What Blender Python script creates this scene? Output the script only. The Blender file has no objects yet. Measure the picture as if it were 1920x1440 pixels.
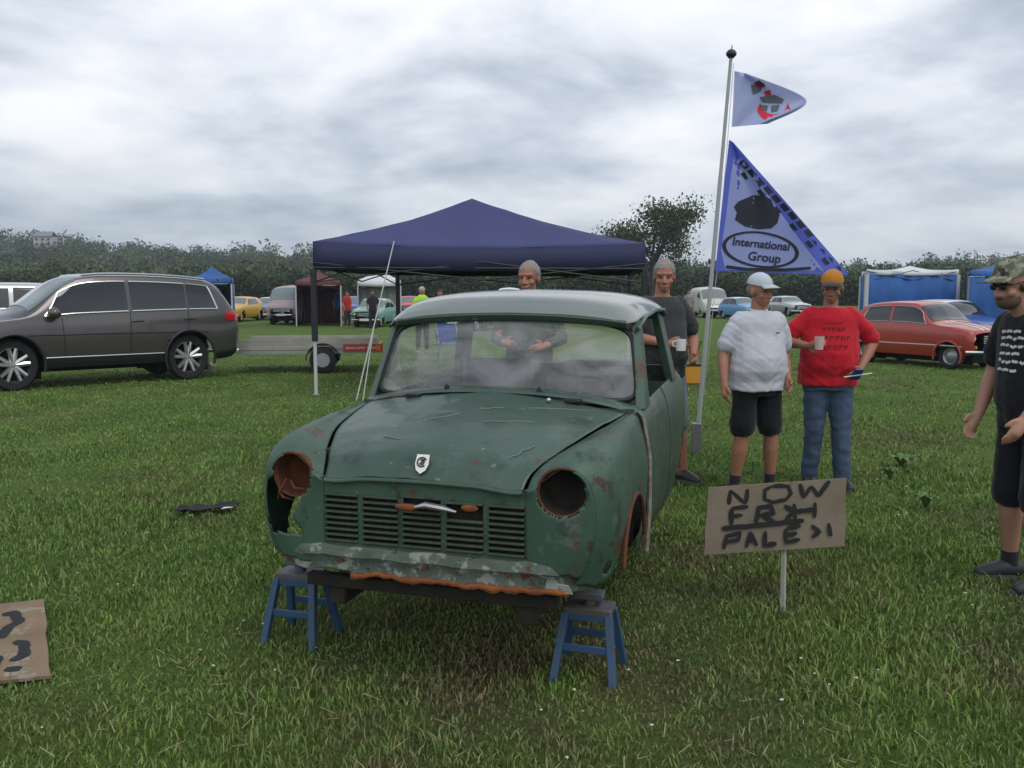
import bpy, math, random
import numpy as np
from mathutils import Vector, Matrix, noise
R = math.radians
C = bpy.context.scene
COL = C.collection
random.seed(7); rng = np.random.default_rng(7)

# ---------------------------------------------------------------- camera, sky, sun, exposure
cam = bpy.data.objects.new('camera', bpy.data.cameras.new('camera')); COL.objects.link(cam); C.camera = cam
CAMZ, PIT, FPX = 1.59, R(5.96), 1630.0
cam.location = (0, 0, CAMZ); cam.rotation_euler = (R(90) - PIT, 0, 0)
cam.data.sensor_width = 36; cam.data.lens = FPX / 1920 * 36; cam.data.clip_end = 6000; cam.data.clip_start = 0.05
C.view_settings.view_transform = 'Standard'; C.view_settings.look = 'None'
C.view_settings.exposure = 0.0; C.view_settings.gamma = 1.0; C.view_settings.use_curve_mapping = False

def build_world():
    w = bpy.data.worlds.new('World'); C.world = w; w.use_nodes = True
    nt = w.node_tree; N = nt.nodes; L = nt.links; N.clear()
    out = N.new('ShaderNodeOutputWorld'); bg = N.new('ShaderNodeBackground'); L.new(bg.outputs[0], out.inputs[0])
    sky = N.new('ShaderNodeTexSky'); sky.sky_type = 'NISHITA'; sky.sun_disc = False
    sky.sun_elevation = R(52); sky.sun_rotation = R(200)
    tc = N.new('ShaderNodeTexCoord')
    nrm = N.new('ShaderNodeVectorMath'); nrm.operation = 'NORMALIZE'; L.new(tc.outputs['Generated'], nrm.inputs[0])
    sep = N.new('ShaderNodeSeparateXYZ'); L.new(nrm.outputs[0], sep.inputs[0])
    def m(op, a, b=None, clamp=False):
        n = N.new('ShaderNodeMath'); n.operation = op; n.use_clamp = clamp
        for i, v in enumerate((a, b)):
            if v is None: continue
            if isinstance(v, (int, float)): n.inputs[i].default_value = v
            else: L.new(v, n.inputs[i])
        return n.outputs[0]
    z = m('MAXIMUM', sep.outputs[2], 0.0)
    den = m('ADD', z, 0.24)
    cx = m('DIVIDE', sep.outputs[0], den); cy = m('DIVIDE', sep.outputs[1], den)
    comb = N.new('ShaderNodeCombineXYZ'); L.new(cx, comb.inputs[0]); L.new(cy, comb.inputs[1])
    def noi(scale, det, rough, dist, off=0):
        mp = N.new('ShaderNodeMapping'); mp.inputs['Location'].default_value = (off, off * .7, 0); L.new(comb.outputs[0], mp.inputs[0])
        n = N.new('ShaderNodeTexNoise'); n.inputs['Scale'].default_value = scale; n.inputs['Detail'].default_value = det
        n.inputs['Roughness'].default_value = rough; n.inputs['Distortion'].default_value = dist; L.new(mp.outputs[0], n.inputs['Vector']); return n.outputs[0]
    n1 = noi(0.8, 4, .48, .15, 11.3); n2 = noi(2.0, 6, .55, .2, 9.0)
    s = m('ADD', m('MULTIPLY', n1, .66), m('MULTIPLY', n2, .34))
    rp = N.new('ShaderNodeValToRGB'); L.new(s, rp.inputs[0])
    e = rp.color_ramp.elements; e[0].position = .41; e[0].color = (.34, .38, .46, 1); e[1].position = .58; e[1].color = (1.0, 1.0, 1.0, 1)
    k = rp.color_ramp.elements.new(.465); k.color = (.54, .59, .66, 1)
    k = rp.color_ramp.elements.new(.52); k.color = (.78, .82, .88, 1)
    hz = N.new('ShaderNodeValToRGB'); L.new(z, hz.inputs[0])
    h = hz.color_ramp.elements; h[0].position = 0.0; h[0].color = (1, 1, 1, 1); h[1].position = .17; h[1].color = (0, 0, 0, 1)
    mx = N.new('ShaderNodeMix'); mx.data_type = 'RGBA'; L.new(m('MULTIPLY', hz.outputs[0], .72), mx.inputs[0])
    L.new(rp.outputs[0], mx.inputs[6]); mx.inputs[7].default_value = (.38, .45, .53, 1)
    sc = N.new('ShaderNodeMix'); sc.data_type = 'RGBA'; sc.blend_type = 'ADD'; sc.inputs[0].default_value = .012
    L.new(mx.outputs[2], sc.inputs[6]); L.new(sky.outputs[0], sc.inputs[7])
    gr = N.new('ShaderNodeMapRange'); L.new(z, gr.inputs[0]); gr.inputs[1].default_value = 0.0; gr.inputs[2].default_value = .9; gr.inputs[3].default_value = 1.0; gr.inputs[4].default_value = 1.25
    L.new(gr.outputs[0], bg.inputs[1]); L.new(sc.outputs[2], bg.inputs[0])
build_world()
sd = bpy.data.lights.new('sun', 'SUN'); sd.energy = 0.9; sd.angle = R(25); sd.color = (1, .97, .92)
sun = bpy.data.objects.new('sun', sd); COL.objects.link(sun); sun.rotation_euler = (R(30), R(12), R(20))

# ---------------------------------------------------------------- pixel -> place (measurement helpers)
def ray(u, v):
    cp, sp = math.cos(PIT), math.sin(PIT); a = (u - 960) / FPX; b = (720 - v) / FPX
    return Vector((a, cp + b * sp, -sp + b * cp))
def G(u, v, z=0.0):
    d = ray(u, v); t = (z - CAMZ) / d.z; return Vector((d.x * t, d.y * t, z))
def Dp(u, v, y):
    d = ray(u, v); t = y / d.y; return Vector((d.x * t, y, CAMZ + d.z * t))

# ---------------------------------------------------------------- materials
MATS = {}
def mat(name, col, rough=.6, metal=0.0, col2=None, nscale=8, amt=.5, bump=0.0, bscale=60, spec=.5, alpha=1, trans=0, coat=0, sheen=0, emit=None, spots=None, det=5, coords='Object'):
    if name in MATS: return MATS[name]
    mt = bpy.data.materials.new(name); mt.use_nodes = True; nt = mt.node_tree; N = nt.nodes; L = nt.links
    b = N['Principled BSDF']; b.inputs['Base Color'].default_value = (*col, 1); b.inputs['Roughness'].default_value = rough
    b.inputs['Metallic'].default_value = metal; b.inputs['Specular IOR Level'].default_value = spec; b.inputs['Alpha'].default_value = alpha
    b.inputs['Coat Weight'].default_value = coat; b.inputs['Sheen Weight'].default_value = sheen
    tc = N.new('ShaderNodeTexCoord'); src = tc.outputs[coords]
    cur = None
    if col2 is not None:
        n = N.new('ShaderNodeTexNoise'); n.inputs['Scale'].default_value = nscale; n.inputs['Detail'].default_value = det; L.new(src, n.inputs['Vector'])
        rp = N.new('ShaderNodeValToRGB'); rp.color_ramp.elements[0].position = .5 - amt * .4; rp.color_ramp.elements[1].position = .5 + amt * .4
        rp.color_ramp.elements[0].color = (*col, 1); rp.color_ramp.elements[1].color = (*col2, 1)
        L.new(n.outputs[0], rp.inputs[0]); cur = rp.outputs[0]
    if spots:
        for (c3, sc, thr, wid) in spots:
            n = N.new('ShaderNodeTexNoise'); n.inputs['Scale'].default_value = sc; n.inputs['Detail'].default_value = 8; n.inputs['Roughness'].default_value = .65
            mp = N.new('ShaderNodeMapping'); mp.inputs['Location'].default_value = (sc, sc * 2, 1); L.new(src, mp.inputs[0]); L.new(mp.outputs[0], n.inputs['Vector'])
            rp = N.new('ShaderNodeValToRGB'); rp.color_ramp.elements[0].position = thr; rp.color_ramp.elements[1].position = thr + wid; L.new(n.outputs[0], rp.inputs[0])
            mx = N.new('ShaderNodeMix'); mx.data_type = 'RGBA'; L.new(rp.outputs[0], mx.inputs[0])
            if cur is None: mx.inputs[6].default_value = (*col, 1)
            else: L.new(cur, mx.inputs[6])
            mx.inputs[7].default_value = (*c3, 1); cur = mx.outputs[2]
    if cur is not None: L.new(cur, b.inputs['Base Color'])
    if bump:
        n = N.new('ShaderNodeTexNoise'); n.inputs['Scale'].default_value = bscale; n.inputs['Detail'].default_value = 6; L.new(src, n.inputs['Vector'])
        bp = N.new('ShaderNodeBump'); bp.inputs['Strength'].default_value = bump; bp.inputs['Distance'].default_value = .01
        L.new(n.outputs[0], bp.inputs['Height']); L.new(bp.outputs[0], b.inputs['Normal'])
    if emit: b.inputs['Emission Color'].default_value = (*emit, 1); b.inputs['Emission Strength'].default_value = 1
    MATS[name] = mt; return mt

# ---------------------------------------------------------------- mesh building
class MB:
    def __init__(s): s.v = []; s.f = []
    def add(s, vs, fs):
        o = len(s.v); s.v += [tuple(p) for p in vs]; s.f += [tuple(i + o for i in f) for f in fs]; return s
    def box(s, c, d, rot=None):
        c = Vector(c); h = Vector(d) / 2; M = rot.to_matrix() if rot is not None and hasattr(rot, 'to_matrix') else rot
        P = []
        for x in (-1, 1):
            for y in (-1, 1):
                for z in (-1, 1):
                    p = Vector((x * h.x, y * h.y, z * h.z)); P.append(c + (M @ p if M else p))
        return s.add(P, [(0, 1, 3, 2), (4, 6, 7, 5), (0, 4, 5, 1), (2, 3, 7, 6), (0, 2, 6, 4), (1, 5, 7, 3)])
    def tube(s, path, r, n=8, cap=True, sq=1.0):
        path = [Vector(p) for p in path]; m = len(path); rs = r if isinstance(r, (list, tuple)) else [r] * m
        vs = []; prev = None
        for i, p in enumerate(path):
            t = (path[min(i + 1, m - 1)] - path[max(i - 1, 0)]).normalized()
            if prev is None:
                a = Vector((0, 0, 1)) if abs(t.z) < .9 else Vector((1, 0, 0)); x = t.cross(a).normalized()
            else:
                x = (prev - t * prev.dot(t)).normalized()
            prev = x; y = t.cross(x)
            for k in range(n):
                a = 2 * math.pi * k / n; vs.append(p + (x * math.cos(a) + y * math.sin(a) * sq) * rs[i])
        fs = []
        for i in range(m - 1):
            for k in range(n): fs.append((i * n + k, i * n + (k + 1) % n, (i + 1) * n + (k + 1) % n, (i + 1) * n + k))
        if cap: fs.append(tuple(range(n - 1, -1, -1))); fs.append(tuple((m - 1) * n + k for k in range(n)))
        return s.add(vs, fs)
    def limb(s, path, r, n=12):
        # tapered tube with rounded ends
        path = [Vector(p) for p in path]; rs = list(r)
        a = (path[0] - path[1]).normalized(); b = (path[-1] - path[-2]).normalized()
        P = [path[0] + a * rs[0] * .95, path[0] + a * rs[0] * .6] + path + [path[-1] + b * rs[-1] * .6, path[-1] + b * rs[-1] * .95]
        Q = [rs[0] * .3, rs[0] * .8] + rs + [rs[-1] * .8, rs[-1] * .3]
        return s.tube(P, Q, n)
    def ell(s, c, r, n=16, m=10, rot=None, zmin=-1, zmax=1):
        c = Vector(c); vs = []; M = rot.to_matrix() if rot is not None else None
        a0 = math.asin(zmin); a1 = math.asin(zmax)
        for i in range(m + 1):
            ph = a0 + (a1 - a0) * i / m
            for k in range(n):
                th = 2 * math.pi * k / n; p = Vector((r[0] * math.cos(ph) * math.cos(th), r[1] * math.cos(ph) * math.sin(th), r[2] * math.sin(ph)))
                vs.append(c + (M @ p if M else p))
        fs = [(i * n + k, i * n + (k + 1) % n, (i + 1) * n + (k + 1) % n, (i + 1) * n + k) for i in range(m) for k in range(n)]
        fs.append(tuple(range(n - 1, -1, -1))); fs.append(tuple(m * n + k for k in range(n)))
        return s.add(vs, fs)
    def loft(s, rings, closed=True, cap=True):
        n = len(rings[0]); vs = [p for r in rings for p in r]; fs = []
        for i in range(len(rings) - 1):
            for k in range(n if closed else n - 1): fs.append((i * n + k, i * n + (k + 1) % n, (i + 1) * n + (k + 1) % n, (i + 1) * n + k))
        if cap and closed: fs.append(tuple(range(n - 1, -1, -1))); fs.append(tuple((len(rings) - 1) * n + k for k in range(n)))
        return s.add(vs, fs)
    def grid(s, P, keep=None):
        # P[i][j] points
        a = len(P); b = len(P[0]); vs = [p for r in P for p in r]; fs = []
        for i in range(a - 1):
            for j in range(b - 1):
                if keep is None or keep((Vector(P[i][j]) + Vector(P[i + 1][j + 1])) / 2): fs.append((i * b + j, (i + 1) * b + j, (i + 1) * b + j + 1, i * b + j + 1))
        return s.add(vs, fs)
    def plate(s, pts, th, nrm):
        pts = [Vector(p) for p in pts]; n = Vector(nrm).normalized() * th; m = len(pts)
        vs = pts + [p + n for p in pts]; fs = [tuple(range(m - 1, -1, -1)), tuple(range(m, 2 * m))] + [(i, (i + 1) % m, (i + 1) % m + m, i + m) for i in range(m)]
        return s.add(vs, fs)
    def disc(s, c, axis, r, th, n=24, r0=0):
        c = Vector(c); t = Vector(axis).normalized(); a = Vector((0, 0, 1)) if abs(t.z) < .9 else Vector((1, 0, 0)); x = t.cross(a).normalized(); y = t.cross(x)
        if r0 <= 0: return s.tube([c, c + t * th], r, n)
        rings = []
        for rr, dd in ((r0, 0), (r, 0), (r, th), (r0, th), (r0, 0)):
            rings.append([c + t * dd + (x * math.cos(2 * math.pi * k / n) + y * math.sin(2 * math.pi * k / n)) * rr for k in range(n)])
        return s.loft(rings, True, False)
    def lathe(s, c, axis, prof, n=24):
        c = Vector(c); t = Vector(axis).normalized(); a = Vector((0, 0, 1)) if abs(t.z) < .9 else Vector((1, 0, 0)); x = t.cross(a).normalized(); y = t.cross(x)
        rings = [[c + t * dd + (x * math.cos(2 * math.pi * k / n) + y * math.sin(2 * math.pi * k / n)) * rr for k in range(n)] for rr, dd in prof]
        return s.loft(rings, True, False)
    def build(s, name, m, parent=None, smooth=True, thick=0, bevel=0, angle=40, loc=None):
        me = bpy.data.meshes.new(name); me.from_pydata([tuple(p) for p in s.v], [], s.f); me.update()
        o = bpy.data.objects.new(name, me); COL.objects.link(o)
        for mm in (m if isinstance(m, (list, tuple)) else [m]): me.materials.append(mm)
        if smooth:
            me.shade_smooth()
            try: me.set_sharp_from_angle(angle=R(angle))
            except Exception: pass
        if parent: o.parent = parent
        if loc: o.location = loc
        if thick: md = o.modifiers.new('solid', 'SOLIDIFY'); md.thickness = thick; md.offset = 0
        if bevel: md = o.modifiers.new('bevel', 'BEVEL'); md.width = bevel; md.segments = 2; md.limit_method = 'ANGLE'
        return o

def tag(o, label=None, cat=None, group=None, kind=None):
    if label: o['label'] = label
    if cat: o['category'] = cat
    if group: o['group'] = group
    if kind: o['kind'] = kind
    return o
def empty(name, loc=(0, 0, 0), rz=0, label=None, cat=None, group=None, scale=1):
    o = bpy.data.objects.new(name, None); COL.objects.link(o); o.location = loc; o.rotation_euler = (0, 0, rz); o.empty_display_size = .1
    o.scale = (scale,) * 3
    return tag(o, label, cat, group)
def copy_tree(o, parent=None):
    c = o.copy(); COL.objects.link(c)
    if parent: c.parent = parent
    for ch in list(o.children): copy_tree(ch, c)
    return c
def lerp(a, b, t): return a + (b - a) * t
def cr(P, t):
    # catmull-rom through list of vectors / numpy rows
    n = len(P) - 1; t = min(max(t, 0), n); i = min(int(t), n - 1); f = t - i
    p0 = P[max(i - 1, 0)]; p1 = P[i]; p2 = P[i + 1]; p3 = P[min(i + 2, n)]
    return .5 * ((2 * p1) + (-p0 + p2) * f + (2 * p0 - 5 * p1 + 4 * p2 - p3) * f * f + (-p0 + 3 * p1 - 3 * p2 + p3) * f ** 3)
class Surf:
    """surface through stations; stations: list of (along, [(across, up)...]); axis order chosen by fn"""
    def __init__(s, st, fn): s.A = [np.array([fn(a, *p) for p in pts], float) for a, pts in st]
    def col(s, v):
        k = round(v, 5)
        if not hasattr(s, 'ca'): s.ca = {}
        if k not in s.ca: s.ca[k] = [Vector(cr(a, k)) for a in s.A]
        return s.ca[k]
    def at(s, u, v, side=1, off=0):
        A = s.col(v); p = Vector(cr(A, u))
        if off:
            e = 1e-2; A2 = s.col(min(v + e, len(s.A[0]) - 1)); A1 = s.col(max(v - e, 0))
            du = Vector(cr(A, min(u + e, len(s.A) - 1))) - Vector(cr(A, max(u - e, 0))); dv = Vector(cr(A2, u)) - Vector(cr(A1, u))
            n = du.cross(dv)
            if n.length > 1e-9:
                n.normalize(); p = p + n * off
        return p
def text_mesh(txt, size, m, parent, loc, rot, name='lettering', extrude=.002, align='CENTER', bold=0.0, shear=0, sx=1):
    cu = bpy.data.curves.new(name, 'FONT'); cu.body = txt; cu.size = size; cu.align_x = align; cu.align_y = 'CENTER'; cu.extrude = extrude; cu.offset = bold; cu.shear = shear
    o = bpy.data.objects.new(name, cu); COL.objects.link(o)
    dg = bpy.context.evaluated_depsgraph_get(); me = bpy.data.meshes.new_from_object(o.evaluated_get(dg)); bpy.data.objects.remove(o)
    me.materials.clear(); me.materials.append(m)
    q = bpy.data.objects.new(name, me); COL.objects.link(q); q.parent = parent; q.location = loc; q.rotation_euler = rot; q.scale = (sx, 1, 1); return q
def remeshed(mb, voxel, name, m, parent, smooth_it=4):
    me = bpy.data.meshes.new('tmp'); me.from_pydata(mb.v, [], mb.f); me.update()
    o = bpy.data.objects.new('tmp', me); COL.objects.link(o)
    md = o.modifiers.new('r', 'REMESH'); md.mode = 'VOXEL'; md.voxel_size = voxel; md.use_smooth_shade = True
    ms = o.modifiers.new('s', 'SMOOTH'); ms.iterations = smooth_it; ms.factor = .5
    dg = bpy.context.evaluated_depsgraph_get(); me2 = bpy.data.meshes.new_from_object(o.evaluated_get(dg)); bpy.data.objects.remove(o)
    me2.materials.clear(); me2.materials.append(m); me2.shade_smooth()
    q = bpy.data.objects.new(name, me2); COL.objects.link(q); q.parent = parent; return q
# ---------------------------------------------------------------- ground, grass, hills, woods
def ground_mat(name, blades=False):
    mt = bpy.data.materials.new(name); mt.use_nodes = True; nt = mt.node_tree; N = nt.nodes; L = nt.links
    b = N['Principled BSDF']; b.inputs['Roughness'].default_value = .75 if blades else .95; b.inputs['Specular IOR Level'].default_value = .3 if blades else .12
    g = N.new('ShaderNodeNewGeometry')
    def noi(sc, det=5, off=0, rough=.6):
        mp = N.new('ShaderNodeMapping'); mp.inputs['Location'].default_value = (off, off, 0); mp.inputs['Scale'].default_value = (1, 1, 0); L.new(g.outputs['Position'], mp.inputs[0])
        n = N.new('ShaderNodeTexNoise'); n.inputs['Scale'].default_value = sc; n.inputs['Detail'].default_value = det; n.inputs['Roughness'].default_value = rough; L.new(mp.outputs[0], n.inputs['Vector']); return n.outputs[0]
    def ramp(x, a, ca, bq, cb):
        r = N.new('ShaderNodeValToRGB'); L.new(x, r.inputs[0]); e = r.color_ramp.elements; e[0].position = a; e[0].color = (*ca, 1); e[1].position = bq; e[1].color = (*cb, 1); return r.outputs[0]
    def mix(f, a, c):
        m_ = N.new('ShaderNodeMix'); m_.data_type = 'RGBA'
        if isinstance(f, float): m_.inputs[0].default_value = f
        else: L.new(f, m_.inputs[0])
        for k, q in ((6, a), (7, c)):
            if isinstance(q, tuple): m_.inputs[k].default_value = (*q, 1)
            else: L.new(q, m_.inputs[k])
        return m_.outputs[2]
    k = 1.62 if blades else 1.05
    base = ramp(noi(.9, 6), .36, (.056 * k, .115 * k, .020 * k), .64, (.128 * k, .190 * k, .038 * k))
    fine = ramp(noi(55, 4, 5), .35, (.035 * k, .07 * k, .018 * k), .68, (.155 * k, .215 * k, .060 * k))
    c = mix(.45, base, fine)
    # dead / worn patches: real straw and earth, a few named spots and some scattered
    patches = [(.05, 3.7, 1.5, .85), (-.35, 2.75, .6, .8), (3.05, 4.25, .7, .9), (.75, 3.1, .55, .6), (-5.1, 7.6, .7, .45), (-3.2, 7.5, .5, .5), (1.3, 4.9, 1.0, .85), (2.2, 3.6, .7, .7), (-4.0, 5.2, .6, .6), (-1.2, 7.6, 1.2, .5), (4.2, 9.5, 1.2, .6), (3.6, 6.0, .6, .5), (.3, 2.5, .5, .5), (-1.9, 3.0, .5, .3)]
    pn = noi(2.6, 6, 3); sp = N.new('ShaderNodeSeparateXYZ'); L.new(g.outputs['Position'], sp.inputs[0])
    acc = None
    for (x, y, r, s_) in patches:
        d = N.new('ShaderNodeVectorMath'); d.operation = 'DISTANCE'; L.new(g.outputs['Position'], d.inputs[0]); d.inputs[1].default_value = (x, y, 0)
        mr = N.new('ShaderNodeMapRange'); L.new(d.outputs['Value'], mr.inputs[0]); mr.inputs[1].default_value = r; mr.inputs[2].default_value = r * .25; mr.inputs[3].default_value = 0; mr.inputs[4].default_value = s_
        if acc is None: acc = mr.outputs[0]
        else:
            a = N.new('ShaderNodeMath'); a.operation = 'MAXIMUM'; L.new(acc, a.inputs[0]); L.new(mr.outputs[0], a.inputs[1]); acc = a.outputs[0]
    th = N.new('ShaderNodeMath'); th.operation = 'MULTIPLY'; L.new(acc, th.inputs[0])
    r2 = N.new('ShaderNodeMapRange'); L.new(pn, r2.inputs[0]); r2.inputs[1].default_value = .34; r2.inputs[2].default_value = .60; L.new(r2.outputs[0], th.inputs[1])
    sc_ = N.new('ShaderNodeMapRange'); L.new(noi(.55, 5, 20), sc_.inputs[0]); sc_.inputs[1].default_value = .55; sc_.inputs[2].default_value = .72; sc_.inputs[4].default_value = .55
    tot = N.new('ShaderNodeMath'); tot.operation = 'MAXIMUM'; L.new(th.outputs[0], tot.inputs[0]); L.new(sc_.outputs[0], tot.inputs[1])
    straw = ramp(noi(30, 4, 8), .35, (.06 * k, .042 * k, .026 * k), .7, (.17 * k, .125 * k, .075 * k))
    c = mix(tot.outputs[0], c, straw)
    if blades:
        ri = ramp(g.outputs['Random Per Island'], 0, (.55, .6, .55), 1, (1.45, 1.4, 1.45))
        m_ = N.new('ShaderNodeMix'); m_.data_type = 'RGBA'; m_.blend_type = 'MULTIPLY'; m_.inputs[0].default_value = 1; L.new(c, m_.inputs[6]); L.new(ri, m_.inputs[7]); c = m_.outputs[2]
        rr = N.new('ShaderNodeMapRange'); L.new(g.outputs['Random Per Island'], rr.inputs[0]); rr.inputs[1].default_value = .93; rr.inputs[2].default_value = .95
        c = mix(rr.outputs[0], c, (.30, .27, .15))
    else:
        bp = N.new('ShaderNodeBump'); bp.inputs['Strength'].default_value = .9; bp.inputs['Distance'].default_value = .05; L.new(noi(22, 8, 1, .75), bp.inputs['Height']); L.new(bp.outputs[0], b.inputs['Normal'])
    L.new(c, b.inputs['Base Color']); return mt
def gz(x, y):
    return 0.018 * noise.noise(Vector((x * .9, y * .9, 0))) + .008 * noise.noise(Vector((x * 4, y * 4, 3)))
def fgz(x, y):
    w = max(0.0, min(1.0, (14 - y) / 4)); return gz(x, y) * w
def build_ground():
    xs = [-1500, -600, -250, -100, -40, -20, -12] + [i * .25 for i in range(-36, 37)] + [12, 20, 40, 100, 250, 600, 1500]
    ys = [-30, -5, 0] + [1 + .2 * i for i in range(66)] + [15, 18, 24, 35, 60, 100, 200, 400, 800, 2500]
    P = [[(x, y, fgz(x, y) if abs(x) < 11 and 0 < y < 14 else 0) for y in ys] for x in xs]
    mb = MB(); mb.grid(P); o = mb.build('ground', ground_mat('turf'), smooth=True, angle=180); tag(o, kind='structure')
build_ground()

def build_grass():
    zones = [(1.9, 3.2, 6500), (3.2, 4.6, 4800), (4.6, 6.6, 2700), (6.6, 9.5, 1300), (9.5, 14, 620), (14, 24, 260)]
    V = []; F = []; base = 0
    Vs = []; Fs = []
    for (y0, y1, dens) in zones:
        n = int(dens * (y1 - y0) * 1.25 * (y0 + y1) / 2 * 1.02)
        y = rng.uniform(y0, y1, n); x = rng.uniform(-1, 1, n) * (y * .62 + .25)
        # clumps: shift towards clump noise
        cl = np.sin(x * 7.1 + np.sin(y * 5.3) * 2) * np.sin(y * 6.7 + np.sin(x * 4.1) * 2)
        mid = (y0 + y1) / 2
        wb = .0022 * (1 + mid * .22)
        h = (rng.gamma(4, .0048, n) + .009) * (1 + .30 * cl) * np.clip(1.2 - y * .035, .45, 1)
        # short worn grass where the car has stood and on the tracks
        dcar = np.hypot(x - .1, (y - 4.2) * .8); h *= np.where(dcar < 1.0, .75, 1)
        a = rng.uniform(0, 2 * np.pi, n); lean = rng.uniform(.15, 1.15, n) * h; la = rng.uniform(0, 2 * np.pi, n)
        wx, wy = np.cos(a) * wb, np.sin(a) * wb
        z0 = np.zeros(n)
        p0 = np.stack([x - wx, y - wy, z0 - .012], 1); p1 = np.stack([x + wx, y + wy, z0 - .012], 1)
        mx_, my_ = x + np.cos(la) * lean * .35, y + np.sin(la) * lean * .35
        p2 = np.stack([mx_ + wx * .75, my_ + wy * .75, h * .6], 1); p3 = np.stack([mx_ - wx * .75, my_ - wy * .75, h * .6], 1)
        p4 = np.stack([x + np.cos(la) * lean, y + np.sin(la) * lean, h * .95], 1)
        v = np.stack([p0, p1, p2, p3, p4], 1).reshape(-1, 3); Vs.append(v)
        idx = base + np.arange(n) * 5; Fs.append(idx); base += n * 5
    V = np.concatenate(Vs); idx = np.concatenate(Fs); n = len(idx)
    me = bpy.data.meshes.new('grass'); me.vertices.add(len(V)); me.vertices.foreach_set('co', V.astype(np.float32).ravel())
    tri = np.stack([idx + 3, idx + 2, idx + 4], 1); quad = np.stack([idx, idx + 1, idx + 2, idx + 3], 1)
    loops = np.concatenate([quad.ravel(), tri.ravel()]); me.loops.add(len(loops)); me.loops.foreach_set('vertex_index', loops.astype(np.int32))
    starts = np.concatenate([np.arange(n) * 4, n * 4 + np.arange(n) * 3]); me.polygons.add(2 * n); me.polygons.foreach_set('loop_start', starts.astype(np.int32))
    me.update(calc_edges=True); me.validate()
    o = bpy.data.objects.new('grass', me); COL.objects.link(o); me.materials.append(ground_mat('grass_blade', True)); tag(o, 'short trodden green grass with straw-coloured worn patches covering the show field', 'grass', kind='stuff')

def leafy(points, size, mtl, name, parent=None, jitter=.5):
    """many small leaf quads spread about points [(x,y,z)]"""
    P = np.array(points, float); n = len(P); s = (size if np.ndim(size) else np.full(n, size)) * rng.uniform(.6, 1.3, n)
    d = rng.normal(size=(n, 3)); d /= np.linalg.norm(d, axis=1)[:, None]; e = rng.normal(size=(n, 3)); e -= (e * d).sum(1)[:, None] * d; e /= np.linalg.norm(e, axis=1)[:, None]
    a = d * s[:, None]; b = e * s[:, None] * .6
    V = np.stack([P - a, P - b, P + a, P + b], 1).reshape(-1, 3)
    me = bpy.data.meshes.new(name); me.vertices.add(n * 4); me.vertices.foreach_set('co', V.astype(np.float32).ravel())
    me.loops.add(n * 4); me.loops.foreach_set('vertex_index', np.arange(n * 4, dtype=np.int32)); me.polygons.add(n); me.polygons.foreach_set('loop_start', (np.arange(n) * 4).astype(np.int32))
    me.update(calc_edges=True); o = bpy.data.objects.new(name, me); COL.objects.link(o); me.materials.append(mtl)
    if parent: o.parent = parent
    return o
def leaf_mat(name, a, b, ns=.12):
    mt = bpy.data.materials.new(name); mt.use_nodes = True; nt = mt.node_tree; N = nt.nodes; L = nt.links; bs = N['Principled BSDF']; bs.inputs['Roughness'].default_value = .8; bs.inputs['Specular IOR Level'].default_value = .2
    g = N.new('ShaderNodeNewGeometry'); n = N.new('ShaderNodeTexNoise'); n.inputs['Scale'].default_value = ns; n.inputs['Detail'].default_value = 3; L.new(g.outputs['Position'], n.inputs['Vector'])
    r = N.new('ShaderNodeValToRGB'); L.new(n.outputs[0], r.inputs[0]); r.color_ramp.elements[0].position = .38; r.color_ramp.elements[1].position = .62; r.color_ramp.elements[0].color = (*a, 1); r.color_ramp.elements[1].color = (*b, 1)
    r2 = N.new('ShaderNodeValToRGB'); L.new(g.outputs['Random Per Island'], r2.inputs[0]); r2.color_ramp.elements[0].color = (.6, .6, .6, 1); r2.color_ramp.elements[1].color = (1.3, 1.3, 1.2, 1)
    m_ = N.new('ShaderNodeMix'); m_.data_type = 'RGBA'; m_.blend_type = 'MULTIPLY'; m_.inputs[0].default_value = 1; L.new(r.outputs[0], m_.inputs[6]); L.new(r2.outputs[0], m_.inputs[7]); L.new(m_.outputs[2], bs.inputs['Base Color']); return mt
def crown_points(c, r, n, lumps=7):
    c = np.array(c, float); r = np.array(r, float); out = []
    ls = [(rng.uniform(-.62, .62, 3), rng.uniform(.35, .6)) for _ in range(lumps)]
    for (o_, q) in ls:
        k = n // lumps; d = rng.normal(size=(k, 3)); d /= np.linalg.norm(d, axis=1)[:, None]; rad = q * rng.uniform(.6, 1.0, k) ** .5
        out.append(c + (o_ + d * rad[:, None]) * r)
    return np.concatenate(out)
def skyline(u):
    # pixel height of the wooded skyline, left to right (undulating)
    pts = [(-400, 418), (0, 434), (100, 432), (180, 440), (330, 444), (420, 452), (520, 452), (640, 462), (900, 470), (1150, 474), (1250, 476), (1350, 478), (1500, 480), (1650, 478), (1750, 468), (1830, 466), (1920, 474), (2300, 470)]
    for (a, va), (b, vb) in zip(pts, pts[1:]):
        if a <= u <= b: return va + (vb - va) * (u - a) / (b - a)
    return 470
def hillz(x, y):
    # smooth hillside rising behind the field
    t = max(0, min(1, (y - 130) / 330.0)); s = t * t * (3 - 2 * t); u = 960 + x / y * FPX
    vtop = skyline(max(-400, min(2300, u))); ang = math.atan((720 - vtop) / FPX) - PIT
    top = CAMZ + 470 * math.tan(ang) - 12.5
    return s * max(4, top) + s * 1.5 * noise.noise(Vector((x * .02, y * .02, 0)))
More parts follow.
